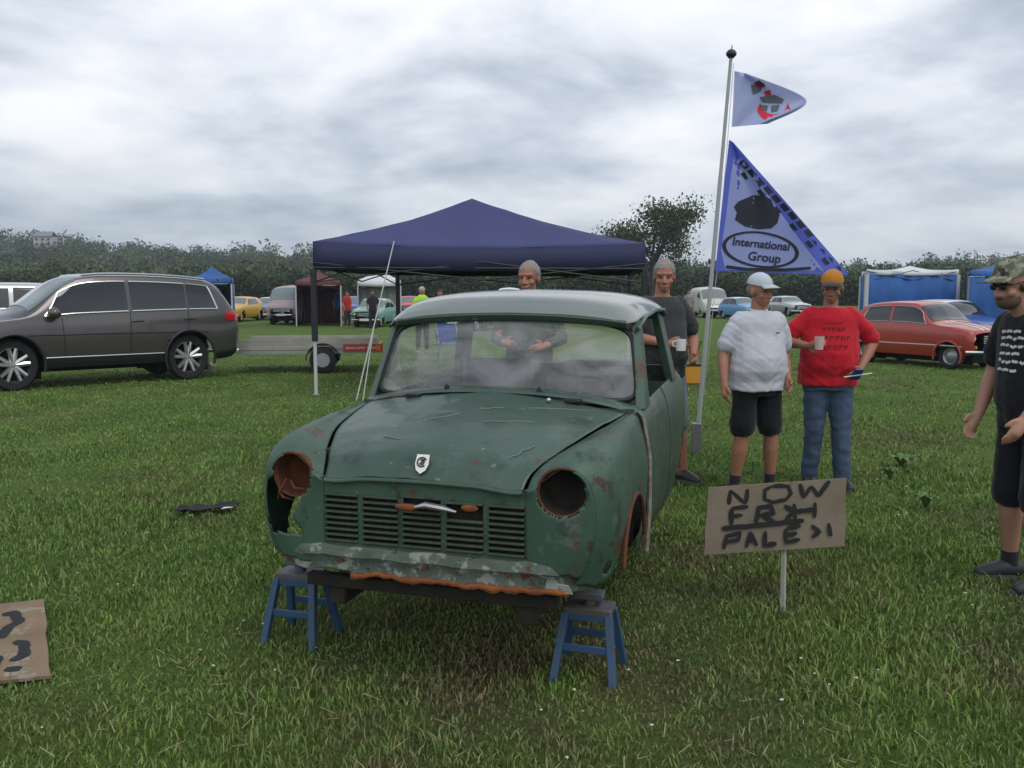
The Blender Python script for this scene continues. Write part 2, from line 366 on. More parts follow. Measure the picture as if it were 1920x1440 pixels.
def build_hills():
    xs = [i * 12 for i in range(-50, 51)]; ys = [128 + 12 * i for i in range(34)]
    P = [[(x, y, hillz(x, y) - .6) for y in ys] for x in xs]; mb = MB(); mb.grid(P)
    o = mb.build('hills', mat('hill_turf', (.035, .065, .02), .95, col2=(.06, .09, .03), nscale=.03), angle=180); tag(o, kind='structure')
    lm = leaf_mat('wood_leaf', (.030, .052, .020), (.10, .135, .05), .045)
    pts = []; sz = []
    for i in range(3000):
        y = random.uniform(140, 468); x = random.uniform(-.70, .70) * y
        cover = noise.noise(Vector((x * .012, y * .02, 5)))
        if cover < -.28 and y < 430: continue
        h = random.uniform(3.5, 7.5) * (1.0 if y < 400 else random.choice([.5, .8, 1.1, 1.5])); z = hillz(x, y); p = crown_points((x, y, z + h * .5), (h * .62, h * .5, h * .52), 130, 6); pts.append(p); sz.append(np.full(len(p), h * .065))
    o = leafy(np.concatenate(pts), np.concatenate(sz), lm, 'woodland'); tag(o, 'dark wooded hillside rising along the far side of the field', 'woodland', kind='stuff')
    # hedgerow at the field edge
    pts = []; sz = []
    for i in range(620):
        x = random.uniform(-82, 82); y = 112 + random.uniform(-3, 6) + abs(x) * .04; h = random.uniform(2.4, 4.6)
        p = crown_points((x, y, h * .5), (2.2, 1.6, h * .6), 190, 5); pts.append(p); sz.append(np.full(len(p), .26))
    o = leafy(np.concatenate(pts), np.concatenate(sz), leaf_mat('hedge_leaf', (.026, .042, .018), (.06, .085, .034), .15), 'hedge'); tag(o, 'dense dark hedge along the far edge of the show field', 'hedge')
def tree(name, label, u, vbase, vtop, y, spread, group=None, n=5200, leafs=.24, gaps=True):
    b = Dp(u, vbase, y); t = Dp(u, vtop, y); H = t.z; root = empty(name, (b.x, y, 0), label=label, cat='tree', group=group)
    tm = MB(); zt = H * .50
    tm.tube([(0, 0, 0), (.1, 0, zt * .45), (-.1, .1, zt * .8), (0, 0, zt * 1.1)], [H * .028, H * .022, H * .018, H * .012], 9)
    cent = []
    for k in range(11):
        a = k * 2.399 + .4; rr = spread * random.uniform(.45, .95); z0 = zt * random.uniform(.55, 1.05); z1 = H * random.uniform(.52, .93)
        e = (math.cos(a) * rr, math.sin(a) * rr, z1); mid = (e[0] * .5, e[1] * .5, lerp(z0, z1, .6)); tm.tube([(0, 0, z0), mid, e], [H * .012, H * .008, H * .003], 6); cent.append(e)
        for q in range(2):
            e2 = (e[0] * random.uniform(.7, 1.35), e[1] * random.uniform(.7, 1.35), z1 + random.uniform(-.14, .12) * H); tm.tube([mid, e2], [H * .005, H * .0015], 5); cent.append(e2)
    tm.build('trunk', mat('bark', (.05, .045, .038), .9, bump=.5), root)
    cent.append((0, 0, H * .86)); cent.append((spread * .2, 0, H * .93))
    pts = []
    for (x, yy, z) in cent:
        k = n // len(cent); d = rng.normal(size=(k, 3)) * np.array([.19, .19, .13]) * spread * 1.1; pts.append(np.array([x, yy, z]) + d)
    leafy(np.concatenate(pts), leafs, leaf_mat(name + '_leaf', (.034, .052, .024), (.075, .105, .042), .6), 'crown', root)
    return root
def plant_all():
    build_hills()
    tree('oak_tree', 'broad tall tree with bare lower boughs standing above the skyline left of the flagpole', 1222, 512, 384, 100, 4.6, n=8200, leafs=.18)
    tree('small_tree', 'small scrubby tree just right of the canopy at the foot of the tall tree', 1165, 512, 440, 96, 2.6, n=2400, leafs=.17)

def hill_house():
    p = Dp(86, 462, 330); root = empty('hill_house', (p.x, 330, p.z), label='pale grey house with a long roof among the trees on the left hill', cat='house', scale=.62)
    MB().box((0, 0, 2.2), (11, 7, 7)).build('wall', mat('render_pale', (.42, .43, .43), .9), root, False)
    MB().plate([(-6, -4, 5.6), (6, -4, 5.6), (5, 0, 8.6), (-5, 0, 8.6)], .3, (0, -.5, 1)).plate([(-5, 0, 8.6), (5, 0, 8.6), (6, 4, 5.6), (-6, 4, 5.6)], .3, (0, .5, 1)).build('roof', mat('slate', (.22, .23, .25), .8), root, False)
    for x in (-3.6, 0, 3.6):
        for z in (1.2, 4.0): MB().box((x, -3.56, z), (1.5, .12, 1.3)).build('window', mat('far_window', (.03, .035, .04), .2), root, False)

def build_haze():
    o = MB().box((0, 240, 34), (1300, 520, 71)).build('haze', [], smooth=False); m_ = bpy.data.materials.new('haze_air'); m_.use_nodes = True; N = m_.node_tree.nodes; N.clear(); out = N.new('ShaderNodeOutputMaterial'); v = N.new('ShaderNodeVolumePrincipled')
    v.inputs['Color'].default_value = (.80, .88, 1, 1); v.inputs['Density'].default_value = .0005; m_.node_tree.links.new(v.outputs[0], out.inputs['Volume']); o.data.materials.append(m_); tag(o, kind='stuff', label='thin pale air over the field and hills', cat='haze')
# ---------------------------------------------------------------- the derelict car on stands
def dust_and_sky_glass():
    m_ = mat('dust_and_sky_glass', (.42, .43, .45), .07, spec=.8, coat=.5); nt = m_.node_tree; N = nt.nodes; L = nt.links; b = N['Principled BSDF']; tc = N.new('ShaderNodeTexCoord'); mp = N.new('ShaderNodeMapping'); mp.inputs['Scale'].default_value = (2.2, 1, 5); L.new(tc.outputs['Object'], mp.inputs[0])  # grey tint stands for sky reflected in the glass as well as dust
    n = N.new('ShaderNodeTexNoise'); n.inputs['Scale'].default_value = 1.6; n.inputs['Detail'].default_value = 7; n.inputs['Distortion'].default_value = 1.2; L.new(mp.outputs[0], n.inputs['Vector']); r = N.new('ShaderNodeMapRange'); r.inputs[1].default_value = .35; r.inputs[2].default_value = .68; r.inputs[3].default_value = .16; r.inputs[4].default_value = .48; L.new(n.outputs[0], r.inputs[0]); L.new(r.outputs[0], b.inputs['Alpha'])
    return m_
def build_mini():
    root = empty('derelict_car', (-.349, 3.296, 0), -.293, 'derelict dark green classic small car shell without headlights or wheels, propped on blue stands', 'car')
    rust = (.10, .035, .012); pale = (.30, .36, .33)
    paint = mat('faded_green_paint', (.029, .062, .043), .45, col2=(.062, .108, .080), nscale=1.6, amt=.9, bump=.12, bscale=9, spec=.5, coat=.12,
                spots=[((.10, .155, .125), 2.3, .54, .18), ((.022, .045, .034), 5.5, .56, .10), ((.20, .20, .17), 20, .64, .04), ((.05, .05, .038), 9, .63, .05), (rust, 6, .655, .04), (rust, 40, .69, .02)])
    wingp = mat('worn_green_paint', (.030, .070, .046), .52, col2=(.062, .118, .082), nscale=2.6, amt=.8, bump=.2, bscale=12,
                spots=[((.12, .15, .125), 5, .60, .08), ((.02, .038, .03), 4, .56, .08), (rust, 3.4, .59, .05), ((.045, .026, .016), 13, .60, .05), ((.20, .19, .16), 28, .66, .03)])
    chipped = mat('chipped_pale_paint', (.135, .165, .14), .8, col2=(.05, .07, .055), nscale=9, amt=.7, bump=.5, bscale=40, spots=[((.27, .28, .25), 11, .54, .05), (rust, 5, .58, .05), ((.02, .018, .014), 16, .62, .04)])
    rustm = mat('bare_rust', (.17, .055, .018), .95, col2=(.07, .03, .018), nscale=14, amt=.8, bump=.7, bscale=70)
    orange = mat('bright_rust', (.33, .10, .022), .95, col2=(.16, .05, .02), nscale=12, amt=.7, bump=.6, bscale=60)
    dark = mat('dark_underside', (.012, .011, .010), .9, col2=(.03, .022, .016), nscale=9, bump=.5)
    black = mat('black_rubber', (.012, .013, .014), .55)
    st = [
        (.00, [(.60, .50), (.655, .60), (.685, .74), (.66, .895), (.565, .95), (.415, .862), (.22, .872), (0, .876)]),
        (.05, [(.66, .46), (.705, .60), (.725, .76), (.695, .925), (.585, .985), (.432, .915), (.22, .942), (0, .948)]),
        (.15, [(.695, .43), (.73, .58), (.742, .77), (.71, .955), (.605, 1.012), (.475, .957), (.24, .985), (0, .996)]),
        (.35, [(.71, .42), (.738, .6), (.75, .80), (.716, .978), (.635, 1.028), (.545, .998), (.27, 1.03), (0, 1.045)]),
        (.60, [(.71, .42), (.74, .6), (.748, .82), (.712, .988), (.668, 1.036), (.60, 1.022), (.30, 1.063), (0, 1.08)]),
        (.88, [(.71, .42), (.74, .6), (.748, .82), (.712, .992), (.682, 1.042), (.648, 1.046), (.33, 1.092), (0, 1.116)])]
    S = Surf(st, lambda a, x, z: (x, a, z)); NU = 5
    def P(u, v, s=1, off=0):
        p = S.at(u, v, 1, off); return Vector((p.x * s, p.y, p.z))
    # bonnet
    mb = MB(); G_ = []
    for i in range(41):
        u = 5 * i / 40; row = []
        for j in range(-24, 25):
            v = 7 - abs(j) / 24 * (2 - .03); q = P(u, v, -1 if j < 0 else 1)
            dent = .009 * noise.noise(Vector((q.x * 2.8, q.y * 2.8, 1))) + .004 * noise.noise(Vector((q.x * 11, q.y * 11, 5)))
            q.z += dent; q.y += -.012 * (1 - min(1, u / .8)); row.append(q)
        G_.append(row)
    mb.grid(G_); bon = mb.build('bonnet', paint, root, thick=.004, angle=60)
    lip = MB(); pth = [P(0, 7 - abs(j) / 24 * 1.97, -1 if j < 0 else 1) + Vector((0, -.016, -.008)) for j in range(-24, 25)]
    lip.tube(pth, .0095, 8); lip.build('bonnet_lip', paint, bon)
    # slight pressed crease lines and washer jet, hinges
    MB().ell((.30, .80, 1.100), (.012, .012, .012)).build('washer_jet', mat('dull_chrome', (.5, .5, .5), .35, .9), bon)
    for sx in (-.40, .40):
        MB().box((sx, .868, 1.092), (.075, .05, .018)).build('hinge', black, bon, bevel=.004)
    for (u0, v0, u1, v1, sd_) in ((3.4, 6.15, 4.3, 5.75, -1), (3.0, 6.3, 3.6, 6.9, -1), (3.2, 6.5, 3.5, 5.9, 1), (4.2, 6.2, 4.55, 5.5, 1), (1.6, 5.6, 2.4, 5.5, 1), (2.1, 6.3, 2.3, 6.0, -1), (3.9, 6.8, 4.1, 6.5, 1)):
        MB().tube([P(lerp(u0, u1, k / 6), lerp(v0, v1, k / 6) + .03 * math.sin(k * 2), sd_) + Vector((0, 0, .0035)) for k in range(7)], .0022, 5).build('scratch', mat('scratch_pale', (.20, .23, .20), .8), bon)
    # badge: white shield with a swirl
    w = mat('badge_white', (.78, .78, .74), .4); k = mat('badge_black', (.02, .02, .022), .4)
    c = P(.62, 7); c2 = P(1.15, 7); n = Vector((0, -.86, .50)); up = (c2 - c).normalized(); up = (up - n * up.dot(n)).normalized(); rt = up.cross(n) * -1
    rt = Vector((1, 0, 0)); cc = P(.66, 7) + Vector((-.002, -.012, .012)); up = n.cross(rt) * -1
    if up.z < 0: up = -up
    sh = [(-.026, .036), (.026, .036), (.028, -.004), (.020, -.028), (0, -.044), (-.020, -.028), (-.028, -.004)]
    b = MB().plate([cc + rt * x + up * y for x, y in sh], .006, n).build('badge', w, root, False)
    T = MB()
    for (r0, a0, a1) in ((.0185, 30, 330), (.0095, 210, 500)):
        T.tube([cc + n * .009 + rt * (r0 * math.cos(R(a))) + up * (.004 + r0 * math.sin(R(a))) for a in range(a0, a1, 15)], .0028, 6)
    T.tube([cc + n * .009 + rt * (-.006) + up * -.004, cc + n * .009 + rt * .012 + up * .018], .0026, 6); T.build('badge_swirl', k, b)
    T = MB(); T.tube([cc + n * .003 + rt * x + up * y for x, y in sh + sh[:1]], .0022, 5); T.build('badge_rim', k, b)
    # wings
    for s in (-1, 1):
        mb = MB(); rows = []
        for i in range(57):
            u = 5 * i / 56; row = []
            for j in range(57):
                v = j / 56 * 4.95; q = P(u, v, s); q.z += .003 * noise.noise(Vector((q.x * 5, q.y * 5, s * 9))); row.append(q)
            rows.append(row)
        def keep(q, s=s):
            nz = noise.noise(q * 16); n2 = noise.noise(q * 6)
            if (q.y - .50) ** 2 + (q.z - .47) ** 2 < (.285 + .012 * nz) ** 2 and q.z < .86: return False
            edge = .50 + .05 * n2 + (.05 if s < 0 else 0)
            if q.z < edge and q.y < .35: return False
            if s < 0 and q.y < .2 and q.z < .80 and (nz + n2) > .30: return False
            if s > 0 and q.z < .62 and nz > .28: return False
            return True
        mb.grid(rows, keep)
        # front face of the wing round the empty lamp hole
        hc = (.558, .862); hr = .091
        rows = []
        for i in range(49):
            t = i / 48; a = P(0, lerp(.0, 5, t), s); inner = Vector((s * .418, -.004, lerp(.50, .862, t))); row = []
            for j in range(25):
                q = a.lerp(inner, j / 24); q.y += -.018 * math.sin(math.pi * j / 24) * (1 if t < .95 else .3); row.append(q)
            rows.append(row)
        def keep2(q, s=s):
            d = math.hypot(abs(q.x) - hc[0], q.z - hc[1]); nz = noise.noise(q * 14)
            if d < hr + .006 * nz: return False
            if s < 0 and q.z < .84 and q.z > .62 and -q.x > .535 + .05 * nz: return False
            if s > 0 and q.z < .56 + .03 * nz and q.x > .5: return False
            return q.z > .515 + .02 * nz
        mb.grid(rows, keep2)
        wing = mb.build('front_wing', wingp, root, thick=.003, angle=60)
        # lamp hole: rolled rim and deep bowl
        rim = MB()
        rng_a = range(0, 361, 12) if s > 0 else range(-35, 200, 12)
        rim.tube([(s * (hc[0] + math.cos(R(a)) * hr), -.008 + (.03 if math.cos(R(a)) > 0 else .01) * max(0, math.cos(R(a))), hc[1] + math.sin(R(a)) * hr) for a in rng_a], .006, 6)
        rim.build('lamp_rim', rustm, wing)
        MB().lathe((s * hc[0], .0, hc[1]), (0, 1, 0), [(.092, 0), (.088, .05), (.075, .10), (.03, .13), (.0, .13)], 24).build('lamp_bowl', dark if s > 0 else rustm, wing)
        if s < 0:
            for k_, (x, z, dx, dz) in enumerate([(.60, .84, .05, -.09), (.64, .80, -.06, -.05), (.52, .80, .07, .03)]):
                MB().tube([(s * x, .02, z), (s * (x + dx * .5), .0, z + dz * .5 - .01), (s * (x + dx), .03, z + dz)], .0055, 6).build('torn_flange', rustm, wing)
        # arch flange
        A = MB(); A.tube([(s * .752, .50 + .285 * math.cos(R(a)), .47 + .285 * math.sin(R(a))) for a in range(8, 173, 8)], .010, 6); A.build('arch_flange', rustm if s > 0 else wingp, wing)
        # side: door skin, rear quarter
        side_st = [(.90, [(.70, .40), (.738, .55), (.748, .82), (.722, 1.0), (.69, 1.05)]), (1.5, [(.70, .38), (.742, .55), (.752, .82), (.725, 1.0), (.69, 1.07)]), (2.3, [(.70, .38), (.742, .55), (.75, .82), (.72, 1.0), (.68, 1.08)]), (3.0, [(.68, .42), (.70, .58), (.71, .82), (.68, 1.0), (.62, 1.07)])]
        SS = Surf(side_st, lambda a, x, z: (x, a, z))
        def patch(name, u0, u1, v0, v1, nm=paint, hole=None):
            m_ = MB(); m_.grid([[(lambda q: Vector((q.x * s, q.y, q.z)))(SS.at(lerp(u0, u1, i / 16), lerp(v0, v1, j / 16))) for j in range(17)] for i in range(17)], hole); return m_.build(name, nm, root, thick=.003)
        patch('door', .02, 1.30, 0.25, 4); patch('rear_quarter', 1.33, 3, 0, 4, paint, lambda q: (q.y - 2.55) ** 2 + (q.z - .45) ** 2 > .27 ** 2)
        patch('sill', .0, 1.3, 0, .23, rustm)
        MB().tube([(s * .745, .90, .40), (s * .757, .895, .6), (s * .756, .893, .84), (s * .725, .893, 1.02)], [.013, .012, .010, .008], 6).build('wing_rear_flange', mat('flaking_flange', (.38, .36, .32), .9, col2=(.13, .07, .04), nscale=18, amt=.6), wing)
    # front panel with stamped slots
    fp = MB()
    fr = [(-.425, .862), (.425, .862), (.425, .80), (-.425, .80)]
    fp.plate([(x, -.004, z) for x, z in reversed(fr)], .008, (0, 1, 0))
    fp.plate([(x, -.006, z) for x, z in reversed([(-.425, .600), (.425, .600), (.43, .575), (-.43, .575)])], .008, (0, 1, 0))
    panel = fp.build('front_panel', wingp, root, False)
    MB().box((0, .035, .70), (.86, .01, .22)).build('slot_backing', dark, panel, False)
    for i, x in enumerate([-.425, -.262, -.09, .09, .262, .425]):
        MB().box((x, .004, .70), (.024, .012, .205)).build('divider', wingp, panel, bevel=.003)
    sl = None; xs = [-.425, -.262, -.09, .09, .262, .425]
    for r_ in range(9):
        z = .608 + r_ * .0233
        for i in range(5):
            if (r_, i) in ((7, 3), (8, 2), (6, 3)): continue
            x0, x1 = xs[i] + .010, xs[i + 1] - .010; w_ = x1 - x0
            if sl is None:
                m_ = MB(); pts = []
                sec = [(-.004, -.0065), (-.016, -.003), (-.017, .0015), (-.004, .005), (.006, .004), (.006, -.006)]
                m_.loft([[(xx * .5, y, z_) for y, z_ in sec] for xx in (-1, 1)], True, True); sl = m_.build('slat', mat('slot_paint', (.045, .075, .055), .42, col2=(.10, .12, .09), nscale=7, amt=.7, spots=[(rust, 9, .63, .05)]), panel, angle=50)
                o = sl
            else:
                o = sl.copy(); COL.objects.link(o)
            o.location = ((x0 + x1) / 2, .002 + .004 * noise.noise(Vector((i, r_, 2))), z); o.scale = (w_, 1, 1); o.rotation_euler = (0, R(1.0 * noise.noise(Vector((i * 3, r_ * 3, 2)))), 0)
    MB().tube([(-.02, -.02, .770), (.03, -.035, .785), (.10, -.03, .776), (.15, -.022, .764)], [.006, .014, .012, .005], 8).build('bent_bracket', mat('dull_chrome', (.5, .5, .5), .35, .9), panel)
    for q in ((-.06, .765, .05), (.20, .78, .035)):
        MB().ell((q[0], -.012, q[1]), (q[2], .008, .014)).build('rust_scab', orange, panel)
    # lower band (valance) with chipped paint, broken lower edge
    rows = []; n = 60
    def vy(x): return -.012 + .10 * max(0, (abs(x) - .48) / .2) ** 2
    top = lambda x: .588 + .006 * noise.noise(Vector((x * 8, 0, 0))); bot = lambda x: .488 + .014 * noise.noise(Vector((x * 9, 3, 0))) + .01 * noise.noise(Vector((x * 30, 3, 0)))
    for i in range(n + 1):
        x = lerp(-.665, .665, i / n); zt, zb = top(x), bot(x); rows.append([(x, vy(x) + .012, zt + .004), (x, vy(x) - .012, zt - .004), (x, vy(x) - .020, lerp(zt, zb, .35)), (x, vy(x) - .004, lerp(zt, zb, .55)), (x, vy(x) - .008, zb + .006), (x, vy(x) + .01, zb)])
    mb = MB(); mb.grid(rows); val = mb.build('valance', chipped, root, thick=.003, angle=50)
    rows = []
    for i in range(50):
        x = lerp(-.30, .585, i / 49); z1 = bot(x) + .004; z0 = z1 - .018 - .02 * abs(noise.noise(Vector((x * 12, 8, 0)))); rows.append([(x, vy(x) - .010, z1), (x, vy(x) - .014, z0)])
    mb = MB(); mb.grid(rows); mb.build('rusty_edge', orange, val, thick=.003)
    MB().plate([(.44, -.016, .527), (.585, -.010, .515), (.60, .0, .478), (.455, -.016, .486)][::-1], .006, (0, 1, 0)).build('valance_plate', mat('bare_primer', (.42, .43, .38), .85, col2=(.28, .28, .24), nscale=20, bump=.4), val, False, bevel=.002)
    for x in (-.34, .02, .36):
        MB().lathe((x, -.03, .54), (0, 1, 0), [(.0, 0), (.010, .0), (.011, .01), (.004, .012)], 10).build('bolt', rustm, val)
    # gap round the lower corners, under-structure, added dark box and light-blocking plate
    MB().box((0, .06, .42), (1.06, .05, .05)).box((-.40, .35, .36), (.07, .60, .08)).box((.40, .35, .36), (.07, .60, .08)).box((0, .62, .36), (.9, .07, .09)).build('front_subframe', dark, root, bevel=.006)
    MB().box((0, .30, .62), (.80, .02, .42)).box((-.47, .48, .70), (.02, .74, .50)).box((.47, .48, .70), (.02, .74, .50)).build('bay_dark_box', dark, root, False)  # near-black box added to make the engine bay dark and hide sky behind
    MB().box((0, .48, .50), (.92, .82, .03)).build('bay_light_blocker', dark, root, False)  # plate added to block light under the nose; the real bay is open
    MB().box((0, 1.95, .43), (1.34, 2.1, .04)).build('floor_pan', dark, root, False)
    MB().box((0, .9, .75), (1.36, .03, .62)).build('bulkhead', mat('inner_green', (.035, .05, .042), .7, col2=(.06, .05, .04), nscale=6), root, False)
    MB().box((0, 3.0, .76), (1.30, .03, .60)).build('tail_panel', paint, root, False)
    # scuttle
    rows = []
    for i in range(33):
        x = lerp(-.69, .69, i / 32); a = abs(x) / .69; zc = 1.116 - .075 * a ** 2.4
        rows.append([(x, .885, zc), (x, .93, zc + .012), (x, .975 + .0 * a, zc + .020)])
    mb = MB(); mb.grid(rows); mb.build('scuttle', paint, root, thick=.004)
    # windscreen frame curve
    def wsp(t, k_=0.0):
        # t 0..4 : bottom-left, bottom-right, top-right, top-left ; rounded rectangle in a raked, curved plane
        hw0, hw1, z0, z1 = .680 - k_, .618 - k_, 1.112 + k_, 1.464 - k_
        rr = .085
        def pt(x, f):  # f 0 bottom 1 top
            z = lerp(z0 - .052 * (abs(x) / .65) ** 2.2, z1 - .030 * (abs(x) / .6) ** 2.2, f); y = lerp(.955, 1.155, f) + .06 * (abs(x) / .65) ** 2 * (1 - .3 * f); return Vector((x, y, z))
        return pt, hw0, hw1, rr
    pt, hw0, hw1, rr = wsp(0)
    def loop(k_=0, nseg=16):
        L_ = []
        def hw(f): return lerp(hw0, hw1, f) - k_
        # corners by superellipse
        for i in range(96):
            a = 2 * math.pi * i / 96; ca, sa = math.cos(a), math.sin(a); e = 7.0
            r_ = (abs(ca) ** e + abs(sa) ** e) ** (-1 / e); f = .5 + .5 * sa * r_ * (1 - k_ * 5); L_.append(pt(ca * r_ * hw(f), f))
        return L_
    lo = loop(); mb = MB(); mb.tube(lo + lo[:1], .0125, 8, cap=False); mb.build('windscreen_seal', black, root)
    lo2 = loop(.012); mb = MB(); cen = [pt(0, f) for f in (0, 1)]
    rows = []
    for i in range(25):
        f = i / 24; rows.append([pt(lerp(-1, 1, j / 32) * (lerp(hw0, hw1, f) - .004), f) for j in range(33)])
    glassm = dust_and_sky_glass()
    rows2 = [[pt(lerp(-1, 1, j / 32) * (lerp(hw0, hw1, i / 24)) * (min(1, (1 - abs(2 * i / 24 - 1) ** 7) ** (1 / 7) + .0) if 0 < i < 24 else .86), i / 24) for j in range(33)] for i in range(25)]
    mb = MB(); mb.grid(rows2); mb.build('windscreen', glassm, root)
    # pillars and header
    for s in (-1, 1):
        a0 = Vector((s * .665, 1.02, 1.06)); pm = MB()
        pm.loft([[Vector((s * x, y, z)) for x, y, z in ring] for ring in (
            [(.672, .975, 1.045), (.722, 1.01, 1.045), (.722, 1.13, 1.05), (.68, 1.13, 1.05)],
            [(.655, 1.07, 1.22), (.695, 1.10, 1.22), (.695, 1.18, 1.22), (.66, 1.18, 1.22)],
            [(.628, 1.15, 1.39), (.665, 1.18, 1.39), (.665, 1.26, 1.39), (.632, 1.26, 1.39)],
            [(.61, 1.19, 1.462), (.648, 1.22, 1.462), (.648, 1.30, 1.462), (.615, 1.30, 1.462)])], True, True)
        pm.build('windscreen_pillar', wingp if s > 0 else paint, root, bevel=.006)
        MB().loft([[Vector((s * x, y, z)) for x, y, z in ring] for ring in ([(.66, 2.22, 1.06), (.71, 2.22, 1.06), (.71, 2.42, 1.06), (.66, 2.42, 1.06)], [(.58, 2.12, 1.48), (.625, 2.12, 1.48), (.625, 2.30, 1.48), (.58, 2.30, 1.48)])], True, True).build('rear_pillar', paint, root, bevel=.006)
        MB().tube([(s * .652, 1.15, 1.418), (s * .664, 1.35, 1.476), (s * .668, 1.7, 1.50), (s * .662, 2.1, 1.495), (s * .64, 2.38, 1.46)], .011, 6).build('gutter', paint, root)
    rst = [(1.12, [(.600, 1.444), (.50, 1.466), (.30, 1.484), (0, 1.492)]), (1.17, [(.640, 1.452), (.53, 1.498), (.32, 1.520), (0, 1.530)]), (1.28, [(.655, 1.472), (.555, 1.535), (.34, 1.566), (0, 1.578)]),
           (1.55, [(.668, 1.492), (.575, 1.560), (.35, 1.594), (0, 1.607)]), (2.0, [(.665, 1.494), (.57, 1.560), (.35, 1.594), (0, 1.605)]), (2.38, [(.64, 1.468), (.55, 1.52), (.33, 1.55), (0, 1.56)]), (2.46, [(.60, 1.43), (.52, 1.47), (.3, 1.495), (0, 1.50)])]
    RS = Surf(rst, lambda a, x, z: (x, a, z)); mb = MB()
    mb.grid([[(lambda q, s_: Vector((q.x * s_, q.y, q.z)))(RS.at(6 * i / 36, 3 - abs(j) / 18 * 3), -1 if j < 0 else 1) for j in range(-18, 19)] for i in range(37)])
    mb.build('roof', mat('roof_sky_pale_paint', (.16, .19, .175), .30, col2=(.20, .23, .21), nscale=2, amt=.6, coat=.6, spots=[((.05, .07, .06), 5, .62, .1)]), root, thick=.006, angle=60)  # green lightened in the base colour to imitate sky reflected on the roof
    mb = MB(); mb.tube([(lerp(-.60, .60, i / 24), 1.128, 1.482 - .035 * abs(lerp(-1, 1, i / 24)) ** 2.2) for i in range(25)], .012, 6); mb.build('roof_front_lip', paint, root)
    MB().grid([[(x, 1.14, 1.452 - .03 * (abs(x) / .6) ** 2), (x, 1.13, 1.484 - .035 * (abs(x) / .6) ** 2)] for x in [lerp(-.6, .6, i / 20) for i in range(21)]]).build('header', paint, root, thick=.008)
    # rear cab frame
    MB().box((0, 2.34, 1.10), (1.34, .03, .10)).box((0, 2.30, 1.46), (1.2, .03, .05)).build('rear_cab_frame', paint, root, False)
    # wiper stub, mirror bracket inside, steering wheel, dash, seats
    MB().box((0, 1.06, 1.05), (1.26, .16, .03)).build('dash_shelf', dark, root, bevel=.01)
    sw = MB(); cx, cy, cz = .33, 1.30, 1.10; tilt = R(35)
    sw.tube([(cx + .18 * math.cos(R(a)), cy - .18 * math.sin(R(a)) * math.sin(tilt), cz + .18 * math.sin(R(a)) * math.cos(tilt)) for a in range(0, 361, 12)], .010, 6, cap=False)
    for a in (90, 210, 330): sw.tube([(cx, cy, cz), (cx + .18 * math.cos(R(a)), cy - .18 * math.sin(R(a)) * math.sin(tilt), cz + .18 * math.sin(R(a)) * math.cos(tilt))], .007, 5)
    sw.tube([(cx, cy, cz), (cx, cy - .25, cz - .25)], .016, 6); sw.build('steering_wheel', black, root)
    for x in (-.32, .32):
        MB().box((x, 1.95, .98), (.44, .10, .44), Matrix.Rotation(R(-12), 3, 'X')).build('seat_back', mat('old_vinyl', (.06, .055, .05), .6, col2=(.10, .09, .08)), root, bevel=.03)
    for x, y in ((-.25, .93), (.22, .93)):
        MB().lathe((x, y, 1.115), (0, -.2, 1), [(.014, 0), (.013, .015), (.006, .03), (0, .031)], 10).build('wiper_spindle', black, root)
    return root
build_mini()

def axle_stand(loc, rz, label, w=.26, h=.34):
    blue = mat('stand_blue', (.025, .085, .20), .5, col2=(.05, .09, .14), nscale=10, spots=[((.12, .06, .03), 16, .6, .05)])
    r = empty('axle_stand', loc, rz, label, 'axle stand', 'blue stands under the derelict car')
    for sx in (-1, 1):
        for sy in (-1, 1):
            MB().loft([[(sx * (w / 2) + a, sy * (w / 2) + b_, 0.0) for a, b_ in ((-.016, -.016), (.016, -.016), (.016, .016), (-.016, .016))], [(sx * (w * .36) + a, sy * w * .2 + b_, h * .84) for a, b_ in ((-.016, -.016), (.016, -.016), (.016, .016), (-.016, .016))]]).build('leg', blue, r, False, bevel=.003)
    for sy in (-1, 1):
        MB().box((0, sy * w * .36, h * .42), (w * .86, .012, .032)).build('cross_bar', blue, r, bevel=.003)
        MB().box((0, sy * w * .22, h * .80), (w * .76, .014, .04)).build('top_rail', blue, r, bevel=.003)
    MB().box((0, 0, h * .86), (w * .80, w * .5, .03)).build('top_plate', mat('stand_top', (.10, .14, .19), .6, col2=(.12, .07, .04), nscale=12), r, bevel=.004)
    MB().tube([(0, 0, h * .8), (0, 0, h * 1.0)], .025, 12).box((0, 0, h * 1.0 + .01), (.12, .07, .03)).build('saddle', mat('stand_top', (.2, .2, .2)), r, bevel=.004)
    return r
axle_stand((-.97, 3.88, 0), -.293, 'blue angle-iron axle stand under the left front corner of the car', .25, .36)
axle_stand((.325, 3.52, 0), -.293, 'blue angle-iron axle stand under the right front corner of the car', .25, .33)
